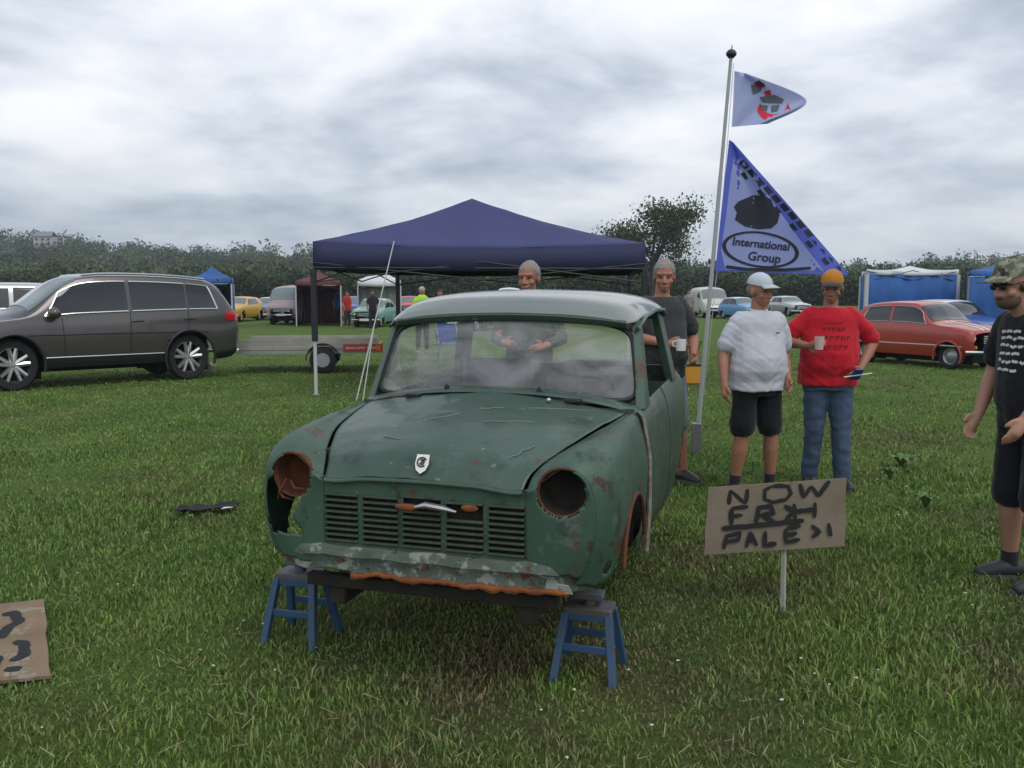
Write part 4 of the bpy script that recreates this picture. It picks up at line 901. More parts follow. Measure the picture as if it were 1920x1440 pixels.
def flag(name, label, left, right, m_, fn, rip=.05, grp=None):
    """left/right: lists of (u,v) outlines sampled equally from top to bottom"""
    o0 = Dp(*left[0], fy - .02); r = empty(name, o0, 0, label, 'flag'); n = 30; rows = []
    for i in range(n + 1):
        t = i / n; row = []
        a = cr([np.array(q, float) for q in left], t * (len(left) - 1)); b = cr([np.array(q, float) for q in right], t * (len(right) - 1))
        for j in range(25):
            s = j / 24; u, v = a + (b - a) * s; y = fy - .03 - rip * math.sin(s * 7 + t * 3.0) * s - .03 * math.sin(s * 15 + t * 9) * s; row.append(Dp(u, v, y) - o0)
        rows.append(row)
    mb = MB(); mb.grid(rows); f = mb.build('flag_cloth', m_, r, angle=180); bv = BVHTree.FromPolygons([Vector(q) for q in mb.v], mb.f)
    def drop(pts, off=.006):
        out = []
        for (u, v) in pts:
            d = ray(u, v); org = Vector((0, 0, CAMZ)) - o0; h = bv.ray_cast(org, d.normalized()); out.append(h[0] - d.normalized() * off if h[0] else None)
        return out
    fn(f, drop); return r
def cloth_tr(name, c, c2, tr=.35):
    m_ = mat(name, c, .8, col2=c2, nscale=1.5, amt=.8, spec=.2); nt = m_.node_tree; N = nt.nodes; b = N['Principled BSDF']; t = N.new('ShaderNodeBsdfTranslucent'); mx = N.new('ShaderNodeMixShader'); mx.inputs[0].default_value = tr
    t.inputs[0].default_value = (*c, 1); nt.links.new(b.outputs[0], mx.inputs[1]); nt.links.new(t.outputs[0], mx.inputs[2]); nt.links.new(mx.outputs[0], N['Material Output'].inputs[0]); return m_
black_p = mat('flag_black', (.022, .026, .038), .85); blue_p = cloth_tr('flag_blue', (.12, .15, .62), (.17, .21, .72), .4); red_p = mat('flag_red', (.62, .03, .05), .8)
def fill(mb, poly, drop, off=.006):
    # triangulate a pixel polygon finely and lay it on the cloth
    import mathutils.geometry as mg
    P = [Vector((a, b, 0)) for a, b in poly]; bm = __import__('bmesh'); q = bm.new(); vs = [q.verts.new(p) for p in P]
    try: f = q.faces.new(vs)
    except Exception: q.free(); return
    bm.ops.triangulate(q, faces=q.faces[:])
    for _ in range(3):
        es = [e for e in q.edges if e.calc_length() > 14]
        if not es: break
        bm.ops.subdivide_edges(q, edges=es, cuts=1); bm.ops.triangulate(q, faces=q.faces[:])
    q.verts.index_update(); pts = drop([(v.co.x, v.co.y) for v in q.verts], off); fs = [tuple(v.index for v in f.verts) for f in q.faces if all(pts[v.index] is not None for v in f.verts)]
    mb.add([p if p is not None else Vector((0, 0, 0)) for p in pts], fs); q.free()
def f_small(f, drop):
    T = MB(); arc = [(1420 + 62 * (1 - math.cos(a)) / 2 * 1.0, 205 + 22 * math.sin(a)) for a in [lerp(0.0, 3.14159, i / 12) for i in range(13)]]
    inner = [(x * .82 + 1451 * .18, y - 13) for x, y in reversed(arc)]; fill(T, arc + inner, drop); tag(T.build('red_arc', red_p, f), kind='stuff'); T = MB(); fill(T, [(1414, 155), (1428, 148), (1440, 152), (1436, 162), (1422, 168)], drop); tag(T.build('red_emblem', red_p, f), kind='stuff'); T = MB(); fill(T, [(1432, 172), (1444, 168), (1446, 178), (1436, 181)], drop); tag(T.build('red_emblem', red_p, f), kind='stuff')
    T = MB(); 
    for q in ([(1408, 160), (1424, 150), (1432, 158), (1426, 172), (1412, 178)], [(1424, 182), (1452, 178), (1470, 186), (1466, 194), (1430, 192)], [(1426, 196), (1440, 198), (1438, 208), (1428, 206)], [(1446, 198), (1462, 196), (1458, 208), (1446, 210)]): fill(T, q, drop, .009)
    T.build('emblem_lettering', mat('flag_grey', (.12, .13, .15), .85), f)
flag('pennant_flag', 'small white pennant with a red emblem flying at the top of the flagpole', [(1377, 133), (1375, 185), (1372, 238)], [(1400, 138), (1512, 188), (1440, 232)], cloth_tr('flag_white', (.42, .47, .76), (.52, .57, .84), .3), f_small, .10)
def f_big(f, drop):
    T = MB(); fill(T, [(1378, 285), (1405, 312), (1450, 380), (1500, 450), (1545, 508), (1360, 506), (1352, 470), (1362, 400), (1370, 330)], drop, .003); T.build('pale_field', cloth_tr('flag_pale', (.36, .42, .74), (.46, .52, .82), .3), f)
    dog = [(1398, 372), (1412, 366), (1432, 366), (1446, 374), (1452, 390), (1462, 402), (1458, 418), (1446, 428), (1420, 430), (1396, 424), (1378, 412), (1382, 398), (1376, 388), (1384, 378)]
    T = MB(); fill(T, dog, drop, .007); T.build('black_silhouette', black_p, f)
    for i in range(13):
        t = i / 12; u, v = lerp(1394, 1576, t), lerp(300, 492, t)
        T = MB(); fill(T, [(u, v), (u + 11, v + 13), (u + 1, v + 17), (u - 9, v + 5)], drop, .007); T.build('black_check', black_p, f)
        if i % 2: T = MB(); fill(T, [(u - 14, v + 6), (u - 4, v + 18), (u - 12, v + 21), (u - 21, v + 10)], drop, .007); T.build('black_check', black_p, f)
    T = MB(); n = 48; cx, cy, rx, ry = 1426, 468, 72, 34
    for i in range(n):
        a, b = 2 * math.pi * i / n, 2 * math.pi * (i + 1.05) / n; th = .10 if -.2 < math.sin(a) else .10
        fill(T, [(cx + rx * math.cos(a), cy + ry * math.sin(a) + .10 * rx * math.cos(a)), (cx + rx * math.cos(b), cy + ry * math.sin(b) + .10 * rx * math.cos(b)), (cx + rx * (1 - th) * math.cos(b), cy + ry * (1 - th * 1.2) * math.sin(b) + .10 * rx * math.cos(b)), (cx + rx * (1 - th) * math.cos(a), cy + ry * (1 - th * 1.2) * math.sin(a) + .10 * rx * math.cos(a))], drop, .007)
    T.build('oval_ring', black_p, f)
    T = MB(); fill(T, [(1362, 497), (1400, 502), (1470, 503), (1520, 500), (1520, 505), (1470, 509), (1400, 508), (1360, 503)], drop, .007); T.build('hem_stripe', black_p, f)
    for tx, sz, u0, v0 in (('International', 21, 1426, 458), ('Group', 23, 1432, 483)):
        cu = bpy.data.curves.new('t', 'FONT'); cu.body = tx; cu.size = sz; cu.align_x = 'CENTER'; cu.align_y = 'CENTER'; cu.offset = .5; cu.shear = .2; o = bpy.data.objects.new('t', cu); COL.objects.link(o)
        me = bpy.data.meshes.new_from_object(o.evaluated_get(bpy.context.evaluated_depsgraph_get())); bpy.data.objects.remove(o)
        pts = drop([(u0 + v.co.x, v0 - v.co.y + .10 * v.co.x) for v in me.vertices], .009); T = MB(); T.add([p if p is not None else V3(0, 0, 0) for p in pts], [tuple(p.vertices) for p in me.polygons if all(pts[i] is not None for i in p.vertices)]); T.build('lettering', black_p, f, False)
flag('banner_flag', 'big drooping blue and white triangular flag with black emblem and lettering on the flagpole', [(1367, 262), (1354, 380), (1341, 508)], [(1374, 266), (1478, 384), (1592, 516)], blue_p, f_big, .05)

# the hand painted signs
wood = mat('sign_plywood', (.15, .115, .08), .85, col2=(.27, .225, .17), nscale=3, amt=.7, bump=.3, bscale=30, spots=[((.17, .10, .045), 5, .60, .08)])
ink2 = mat('brush_black', (.012, .013, .014), .8)
def ribbon(mb, pts, n, w, off):
    n = Vector(n).normalized(); P = []
    for i in range(len(pts) - 1):
        a, b = Vector(pts[i]), Vector(pts[i + 1]); m_ = max(2, int((b - a).length / .012))
        P += [a.lerp(b, k / m_) for k in range(m_)]
    P.append(Vector(pts[-1])); L_, R_ = [], []; N_ = len(P)
    for i, p in enumerate(P):
        t = (P[min(i + 2, N_ - 1)] - P[max(i - 2, 0)]).normalized(); sd = t.cross(n); e = min(i, N_ - 1 - i); ww = w * (1 + .30 * noise.noise(p * 30)) * (.55 if e == 0 else .85 if e == 1 else 1)
        wb_ = w * (1 + .30 * noise.noise(p * 30 + V3(5, 5, 5))) * (.55 if e == 0 else .85 if e == 1 else 1); L_.append(p + sd * ww + n * off); R_.append(p - sd * wb_ + n * off)
    mb.grid([L_, R_])
def sign(name, label, u0, v0, u1, v1, u2, v2, u3, v3, y, strokes, m_, stake=None):
    A, B, D_, E_ = [Dp(u, v, y + dy) for u, v, dy in ((u0, v0, 0), (u1, v1, .02), (u2, v2, .0), (u3, v3, -.02))]   # tl tr br bl
    o = Vector(((D_.x + E_.x) / 2, y, 0)); r = empty(name, o, 0, label, 'sign'); nrm = (B - A).cross(E_ - A).normalized()
    if nrm.y > 0: nrm = -nrm
    edge = []
    for P0, P1 in ((A, B), (B, D_), (D_, E_), (E_, A)):
        for i in range(9): edge.append(P0.lerp(P1, i / 9) - o + V3(.006, 0, .006) * noise.noise(P0.lerp(P1, i / 9) * 14))
    b = MB(); b.plate(edge, -.012, nrm); board = b.build('board', m_, r, False)
    k = 0
    for s in strokes:
        T = MB(); k += 1; ribbon(T, [A.lerp(B, x).lerp(E_.lerp(D_, x), yy) - o for x, yy in s], nrm, .0118 * random.uniform(.8, 1.15), .0025 + .0003 * k)
        T.build('brush_stroke', ink2, board, False)
    if stake:
        s0, s1 = Dp(stake[0], stake[1], y + .03) - o, G(stake[2], stake[3]) - o; s1.z = -.03; MB().tube([s0, s1], .014, 4).build('stake', mat('stake_wood', (.33, .32, .27), .9, bump=.3), r, False)
    return r
sx = lambda px: (px - 1326) / 264; sy = lambda py: (py - 904) / 132
ST = []
def ln(*pts): ST.append([(sx(a), sy(b)) for a, b in pts])
# first line
ln((1367, 940), (1368, 912)); ln((1368, 912), (1398, 940)); ln((1399, 940), (1401, 912))
ln((1446, 910), (1434, 916), (1434, 934), (1448, 941), (1474, 938), (1484, 926), (1478, 912), (1460, 909), (1446, 910))
ln((1500, 908), (1508, 936)); ln((1508, 936), (1522, 914)); ln((1522, 914), (1536, 935)); ln((1536, 935), (1556, 906))
# second line
ln((1372, 948), (1374, 980)); ln((1372, 948), (1404, 946)); ln((1374, 963), (1394, 962))
ln((1420, 980), (1424, 950), (1446, 948), (1452, 962), (1426, 966)); ln((1432, 966), (1456, 981)); ln((1472, 948), (1490, 962), (1474, 979)); ln((1490, 946), (1494, 978)); ln((1494, 962), (1528, 960)); ln((1530, 946), (1530, 976))
ln((1356, 986), (1420, 984), (1510, 980))
# third line
ln((1366, 998), (1362, 1026)); ln((1364, 1002), (1390, 996), (1388, 1010), (1366, 1013)); ln((1404, 1026), (1410, 998), (1424, 1024)); ln((1408, 1014), (1420, 1013)); ln((1438, 996), (1438, 1024), (1460, 1022)); ln((1476, 994), (1478, 1021), (1504, 1016)); ln((1476, 1007), (1498, 1004)); ln((1478, 994), (1504, 990)); ln((1524, 990), (1540, 1004), (1526, 1014)); ln((1556, 988), (1562, 1014))
sign('painted_sign', 'rough plywood sign with three lines of black brush lettering staked right of the car', 1328, 914, 1588, 897, 1584, 1024, 1320, 1040, 4.3, ST, wood, stake=(1470, 1020, 1468, 1148))
bw = mat('board_brown', (.16, .10, .055), .9, col2=(.26, .19, .12), nscale=4, amt=.8, bump=.5, bscale=40, spots=[((.30, .27, .22), 7, .6, .08)])
def fallen():
    a = G(-60, 1168); b = G(84, 1150); c = G(96, 1282); d = G(-70, 1300); o = (a + b + c + d) / 4; r = empty('fallen_board', (o.x, o.y, 0), 0, 'brown weathered board with black brush marks lying in the grass at the left edge', 'sign')
    up = {0: .075, 1: .075, 2: .035, 3: .035}; P = [p - Vector((o.x, o.y, 0)) + V3(0, 0, up[i]) for i, p in enumerate((a, b, c, d))]
    edge = []
    for i in range(4):
        for k in range(8): q = P[i].lerp(P[(i + 1) % 4], k / 8); edge.append(q + V3(.012, .012, 0) * noise.noise(q * 9))
    n = (P[1] - P[0]).cross(P[3] - P[0]).normalized(); n = n if n.z > 0 else -n
    bo = MB().plate(edge, -.014, n).build('board', bw, r, False); T = MB()
    for s in ([(.45, .18), (.60, .16), (.66, .30), (.52, .36), (.44, .5)], [(.60, .56), (.72, .60), (.70, .74), (.56, .80)], [(.20, .3), (.22, .8)], [(.40, .72), (.30, .92)], [(.48, .88), (.66, .9)]):
        ribbon(T, [P[0].lerp(P[1], x).lerp(P[3].lerp(P[2], x), y) for x, y in s], n, .024, .003); T.build('brush_stroke', ink2, bo, False); T = MB()
fallen()
# dark cloth with a small white and yellow scrap
pc = G(390, 962); r = empty('dark_rag', (pc.x, pc.y, 0), 0, 'crumpled dark rag lying on the grass left of the car', 'rag'); mb = MB(); rows = []
for i in range(22):
    row = []
    for j in range(10):
        x = (i / 21 - .5) * .40; y = (j / 9 - .5) * .14 * (1 + .5 * noise.noise(Vector((x * 9, 0, 2)))); row.append((x, y + .04 * math.sin(x * 9), .045 + .03 * noise.noise(Vector((x * 14, y * 22, 1)))))
    rows.append(row)
mb.grid(rows); mb.build('cloth', mat('rag_dark', (.018, .02, .025), .9, bump=.3), r, thick=.006)
pc = G(424, 966); r = empty('litter_scrap', (pc.x, pc.y, 0), 0, 'scrap of white and yellow paper beside the dark rag', 'litter'); MB().plate([(-.03, -.02, .05), (.03, -.025, .06), (.035, .02, .055), (-.02, .03, .05)], .003, (0, 0, 1)).build('paper', mat('scrap_white', (.75, .74, .68), .7), r, False); MB().plate([(.03, -.02, .055), (.055, -.01, .06), (.05, .02, .055), (.03, .018, .055)], .003, (0, 0, 1)).build('yellow_corner', mat('scrap_yellow', (.65, .5, .05), .7), r, False)
# weeds
def weed(u, v, label, n, R_, group):
    p = G(u, v); r = empty('dock_weed', (p.x, p.y, 0), random.uniform(0, 6), label, 'weed', group); lf = mat('dock_leaf', (.06, .13, .03), .6, col2=(.10, .19, .05), nscale=12)
    for i in range(n):
        a = i * 2.4; L_ = R_ * random.uniform(.7, 1.1); m_ = MB(); rows = []
        for k in range(6):
            t = k / 5; w = .028 * math.sin(math.pi * min(.98, t * .9 + .08)) + .002; x = L_ * t; z = .02 + .10 * math.sin(t * 2.2) * random.uniform(.9, 1.1); rows.append([(x, -w, z + .006), (x, 0, z), (x, w, z + .006)])
        m_.grid(rows); o = m_.build('leaf', lf, r, thick=.001); o.rotation_euler = (0, 0, a)
weed(1690, 880, 'clump of broad dock leaves in the grass to the right of the people', 9, .17, 'dock weeds in the grass'); weed(1735, 958, 'small dock weed lower down in the grass on the right', 6, .10, 'dock weeds in the grass'); weed(1668, 905, 'low dock weed below the larger clump', 5, .09, 'dock weeds in the grass')

def daisies():
    v = MB(); rg = random.Random(3)
    for i in range(230):
        y = rg.uniform(2.1, 7.5); x = rg.uniform(-1, 1) * y * .6
        if noise.noise(Vector((x * 1.3, y * 1.3, 7))) < .02: continue
        z = rg.uniform(.02, .05); r_ = rg.uniform(.004, .0085); n = 7; c = [(x + r_ * math.cos(k * 6.283 / n + i), y + r_ * math.sin(k * 6.283 / n + i), z + rg.uniform(0, .004)) for k in range(n)]; v.add(c + [(x, y, z + .002)], [(k, (k + 1) % n, n) for k in range(n)])
    tag(v.build('clover_flowers', mat('clover_white', (.62, .62, .56), .8), smooth=False), 'tiny white clover flowers dotted through the near grass', 'flowers', kind='stuff')
    v = MB()
    for i in range(420):
        y = rg.uniform(2.0, 6.5); x = rg.uniform(-1, 1) * y * .6
        if noise.noise(Vector((x * .9, y * .9, 17))) < -.02: continue
        a = rg.uniform(0, 6.28); l = rg.uniform(.03, .10); z = rg.uniform(.012, .04); d = Vector((math.cos(a), math.sin(a), rg.uniform(-.15, .25))); w = Vector((-math.sin(a), math.cos(a), 0)) * .0016; p = Vector((x, y, z)); v.add([p - w, p + w, p + d * l + w, p + d * l - w], [(0, 1, 2, 3)])
    tag(v.build('straw', mat('straw', (.36, .30, .17), .8), smooth=False), 'loose dry straw stalks lying in the near grass', 'straw', kind='stuff')
daisies()
# ---------------------------------------------------------------- vehicles
glass_d = mat('car_glass', (.015, .018, .020), .06, spec=.7, coat=.3); chrome = mat('chrome', (.72, .73, .75), .14, 1.0); blk = mat('trim_black', (.015, .015, .017), .5)
tyrem = mat('tyre', (.018, .018, .019), .85, bump=.2); redl = mat('tail_red', (.45, .01, .012), .2, coat=.5); lampm = mat('lamp_glass', (.62, .64, .66), .12, coat=.6); platew = mat('plate_white', (.70, .70, .66), .5); ambl = mat('amber_lens', (.6, .22, .02), .25)
wellm = mat('wheel_well', (.008, .008, .009), .95)
T_SUV = dict(st=[(-2.36, [(.58, .45), (.72, .52), (.79, .76), (.74, 1.0), (.60, 1.05), (.35, 1.06), (0, 1.06)]), (-2.25, [(.72, .36), (.84, .46), (.885, .78), (.85, 1.05), (.74, 1.16), (.44, 1.19), (0, 1.20)]), (-1.98, [(.80, .32), (.89, .45), (.92, .78), (.875, 1.08), (.73, 1.45), (.50, 1.545), (0, 1.575)]),
    (-1.5, [(.81, .31), (.89, .45), (.925, .78), (.88, 1.08), (.715, 1.54), (.54, 1.625), (0, 1.655)]), (-.6, [(.81, .30), (.885, .45), (.92, .77), (.88, 1.06), (.70, 1.58), (.54, 1.655), (0, 1.69)]), (.2, [(.81, .30), (.885, .45), (.92, .76), (.88, 1.04), (.69, 1.56), (.53, 1.635), (0, 1.67)]),
    (.62, [(.81, .30), (.885, .45), (.92, .75), (.88, 1.03), (.72, 1.43), (.55, 1.51), (0, 1.55)]), (1.20, [(.81, .30), (.885, .45), (.92, .74), (.885, 1.0), (.81, 1.07), (.58, 1.13), (0, 1.17)]), (1.75, [(.80, .31), (.885, .45), (.91, .72), (.86, .95), (.78, 1.0), (.5, 1.05), (0, 1.08)]),
    (2.12, [(.74, .34), (.84, .46), (.86, .66), (.79, .84), (.70, .90), (.42, .95), (0, .98)]), (2.34, [(.50, .40), (.62, .48), (.66, .60), (.58, .72), (.5, .76), (.3, .80), (0, .82)])], wx=(-1.40, 1.38), wr=.365, tr=.80)
def scale_t(L, W, H, st): return [(x * L, [(y * W, z * H) for y, z in p]) for x, p in st]
T_MINI = dict(st=[(-1.50, [(.50, .34), (.60, .42), (.64, .62), (.60, .80), (.50, .86), (.3, .88), (0, .88)]), (-1.42, [(.60, .28), (.68, .42), (.70, .66), (.66, .86), (.58, .93), (.35, .96), (0, .97)]), (-1.15, [(.64, .25), (.70, .42), (.71, .68), (.68, .88), (.56, 1.18), (.38, 1.25), (0, 1.27)]), (-.7, [(.64, .24), (.70, .42), (.71, .68), (.68, .88), (.55, 1.25), (.40, 1.32), (0, 1.345)]),
    (-.1, [(.64, .24), (.70, .42), (.71, .68), (.68, .88), (.55, 1.26), (.40, 1.33), (0, 1.35)]), (.25, [(.64, .24), (.70, .42), (.71, .68), (.68, .87), (.56, 1.20), (.40, 1.27), (0, 1.29)]), (.62, [(.64, .24), (.70, .42), (.71, .68), (.68, .86), (.63, .91), (.40, .945), (0, .965)]), (1.1, [(.64, .25), (.70, .42), (.71, .66), (.68, .80), (.60, .85), (.36, .88), (0, .90)]),
    (1.42, [(.60, .30), (.67, .42), (.69, .60), (.66, .74), (.57, .79), (.34, .81), (0, .82)]), (1.52, [(.50, .36), (.58, .42), (.61, .56), (.58, .68), (.5, .72), (.3, .74), (0, .75)])], wx=(-1.02, 1.02), wr=.255, tr=.62)
T_SAL = dict(st=scale_t(1.36, 1.10, 1.04, T_MINI['st']), wx=(-1.28, 1.34), wr=.31, tr=.68)
T_VAN = dict(st=[(-2.1, [(.70, .40), (.78, .5), (.80, .9), (.80, 1.3), (.78, 1.7), (.5, 1.88), (0, 1.95)]), (-2.0, [(.74, .32), (.84, .45), (.86, .9), (.86, 1.3), (.82, 1.8), (.55, 1.95), (0, 2.0)]), (-.5, [(.76, .30), (.86, .45), (.87, .9), (.86, 1.3), (.82, 1.82), (.55, 1.96), (0, 2.02)]), (.5, [(.76, .30), (.86, .45), (.87, .9), (.86, 1.25), (.80, 1.78), (.55, 1.92), (0, 1.98)]), (1.1, [(.76, .30), (.86, .45), (.87, .85), (.85, 1.12), (.79, 1.62), (.55, 1.76), (0, 1.8)]), (1.65, [(.76, .30), (.85, .45), (.86, .82), (.83, 1.05), (.78, 1.12), (.5, 1.18), (0, 1.2)]), (2.1, [(.70, .34), (.80, .45), (.80, .75), (.74, .9), (.66, .95), (.4, .98), (0, 1.0)]), (2.2, [(.5, .4), (.6, .48), (.6, .7), (.56, .8), (.5, .83), (.3, .85), (0, .86)])], wx=(-1.3, 1.4), wr=.33, tr=.74)
def u_of(st, x):
    for i in range(len(st) - 1):
        if st[i][0] <= x <= st[i + 1][0]: return i + (x - st[i][0]) / (st[i + 1][0] - st[i][0])
    return 0 if x < st[0][0] else len(st) - 1
def car(name, label, T, paint, loc, rz, sc=1, group=None, roofp=None, res=(56, 36), side=((-.95, -.12), (-.06, .55)), ws=(.30, .60), rw=None, wheel='steel', trim=True, light=.2, bump=True, cat='car', stripes=False):
    root = empty(name, loc, rz, label, cat, group, scale=sc); st = T['st']; S = Surf(st, lambda a, y, z: (a, y, z)); NU = len(st) - 1; wr = T['wr']
    def Q(u, v, s, off=0.0): p = S.at(u, v, 1, off); return Vector((p.x, p.y * s, p.z))
    def keep(q):
        for wx in T['wx']:
            if (q.x - wx) ** 2 + (q.z - wr) ** 2 < (wr * 1.20) ** 2 and abs(q.y) > .5: return False
        return True
    mb = MB()
    for s in (1, -1): mb.grid([[Q(NU * i / res[0], 6 * j / res[1], s) for j in (range(res[1] + 1) if s > 0 else range(res[1], -1, -1))] for i in range(res[0] + 1)], keep)
    mb.build('body', paint, root, angle=50)
    MB().box(((T['wx'][0] + T['wx'][1]) / 2, 0, wr * .95), (T['wx'][1] - T['wx'][0] + wr * 2.1, T['tr'] * 1.1, .25)).build('underbody', wellm, root, False)
    def patch(nm, u0, u1, v0, v1, s, m_, off=.006, taper=(0, 0), nu=12, nv=6, par=None):
        m2 = MB(); rows = []
        for i in range(nu + 1):
            row = []
            for j in range(nv + 1):
                t = j / nv; a = u0 + taper[0] * t; b = u1 - taper[1] * t; row.append(Q(lerp(a, b, i / nu), lerp(v0, v1, t), s, off if True else 0))
            rows.append(row)
        m2.grid(rows); return m2.build(nm, m_, par or root)
    sgn = 1 if (S.at(NU * .5, 3.5, 1, .02).y > S.at(NU * .5, 3.5).y) else -1
    OFF = .006 * sgn
    for s in (1, -1):
        for k, (x0, x1) in enumerate(side):
            first, last = k == 0, k == len(side) - 1
            o = patch('side_window', u_of(st, x0), u_of(st, x1), 3.14, 3.93, s, glass_d, OFF, (T.get('tp', (.32, .30))[0] if first else 0, T.get('tp', (.3, .42))[1] if last else 0))
            if trim:
                pth = [Q(u_of(st, x0) + (T.get('tp', (.32, .3))[0] if first else 0) * j / 6, lerp(3.14, 3.93, j / 6), s, OFF * 1.5) for j in range(7)] if first else []
                pth += [Q(lerp(u_of(st, x0) + (T.get('tp', (.32, .3))[0] if first else 0), u_of(st, x1) - (T.get('tp', (.3, .42))[1] if last else 0), i / 10), 3.93, s, OFF * 1.5) for i in range(11)]
                if last: pth += [Q(u_of(st, x1) - T.get('tp', (.3, .42))[1] * (1 - j / 6), lerp(3.93, 3.14, j / 6), s, OFF * 1.5) for j in range(1, 7)]
                MB().tube(pth, .012 if T is T_SUV else .008, 6).build('window_trim', chrome, o)
                MB().tube([Q(lerp(u_of(st, x0), u_of(st, x1), i / 10), 3.12, s, OFF * 1.5) for i in range(11)], .013 if T is T_SUV else .008, 6).build('belt_trim', chrome, o)
    # windscreen and rear glass
    for nm, rg_ in (('windscreen', ws), ('rear_window', rw)):
        if not rg_: continue
        m2 = MB(); u0, u1 = u_of(st, rg_[0]), u_of(st, rg_[1]); rows = []
        for i in range(9): rows.append([Q(lerp(u0, u1, i / 8), 6 - 1.85 * abs(j) / 10, 1 if j >= 0 else -1, OFF * 1.2) for j in range(-10, 11)])
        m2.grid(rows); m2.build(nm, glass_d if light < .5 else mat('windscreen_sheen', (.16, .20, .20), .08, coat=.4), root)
    if roofp:
        m2 = MB(); u0, u1 = u_of(st, -1.1 * (1.36 if T is T_SAL else 1)), u_of(st, .22 * (1.36 if T is T_SAL else 1)); m2.grid([[Q(lerp(u0, u1, i / 16), 6 - 1.9 * abs(j) / 10, 1 if j >= 0 else -1, OFF * .7) for j in range(-10, 11)] for i in range(17)]); m2.build('roof_skin', roofp, root)
    # wheels
    for wx in T['wx']:
        for s in (1, -1):
            y = s * T['tr']; A = MB(); A.tube([(wx + wr * 1.20 * math.cos(R(a)), s * (S.at(u_of(st, wx), 1.6).y + .004), wr + wr * 1.20 * math.sin(R(a))) for a in range(-25, 206, 11)], .022, 6).build('arch_trim', blk if T is T_SUV else paint, root)
            MB().box((wx, s * (T['tr'] - .28), wr * 1.3), (wr * 2.5, .02, wr * 1.9)).build('wheel_well', wellm, root, False)
            wh = MB().lathe((wx, y - s * .20 * wr / .36, wr), (0, s, 0), [(wr * .62, 0), (wr * .93, 0), (wr, .04), (wr, .18 * wr / .36), (wr * .93, .225 * wr / .36), (wr * .70, .22 * wr / .36), (wr * .66, .19 * wr / .36)], 36).build('wheel', tyrem, root)
            yo = y + s * .0
            if wheel == 'alloy':
                rm = MB(); rm.lathe((wx, y - s * .05, wr), (0, s, 0), [(wr * .70, 0), (wr * .72, .055), (wr * .68, .06), (wr * .655, .02), (wr * .62, -.06)], 36)
                for k in range(5):
                    for d_ in (-9, 9):
                        a = R(72 * k + 90); b_ = R(72 * k + 90 + d_ * 1.5); c = Vector((wx, y + s * .0, wr)); e = c + V3(math.cos(b_), 0, math.sin(b_)) * wr * .67; cc = c + V3(math.cos(a + R(d_) * .8), 0, math.sin(a + R(d_) * .8)) * wr * .10 + V3(0, -s * .02, 0); rm.tube([cc, e], [.040, .030], 5)
                rm.lathe((wx, y - s * .03, wr), (0, s, 0), [(0, .04), (wr * .12, .035), (wr * .16, 0)], 16); rm.build('rim', mat('alloy', (.55, .55, .56), .28, .85), wh); MB().disc((wx, y - s * .10, wr), (0, s, 0), wr * .66, .01).build('disc', wellm, wh)
            else:
                MB().lathe((wx, y - s * .04, wr), (0, s, 0), [(wr * .66, .02), (wr * .55, -.01), (wr * .34, .03), (wr * .2, .045), (0, .05)], 24).build('rim', mat('steel_wheel', (.35, .35, .36), .35, .5) if wheel == 'steel' else mat('dark_wheel', (.03, .02, .02), .5), wh)
    return root, S, Q, patch, NU, OFF
def ux(T, x): return u_of(T['st'], x)

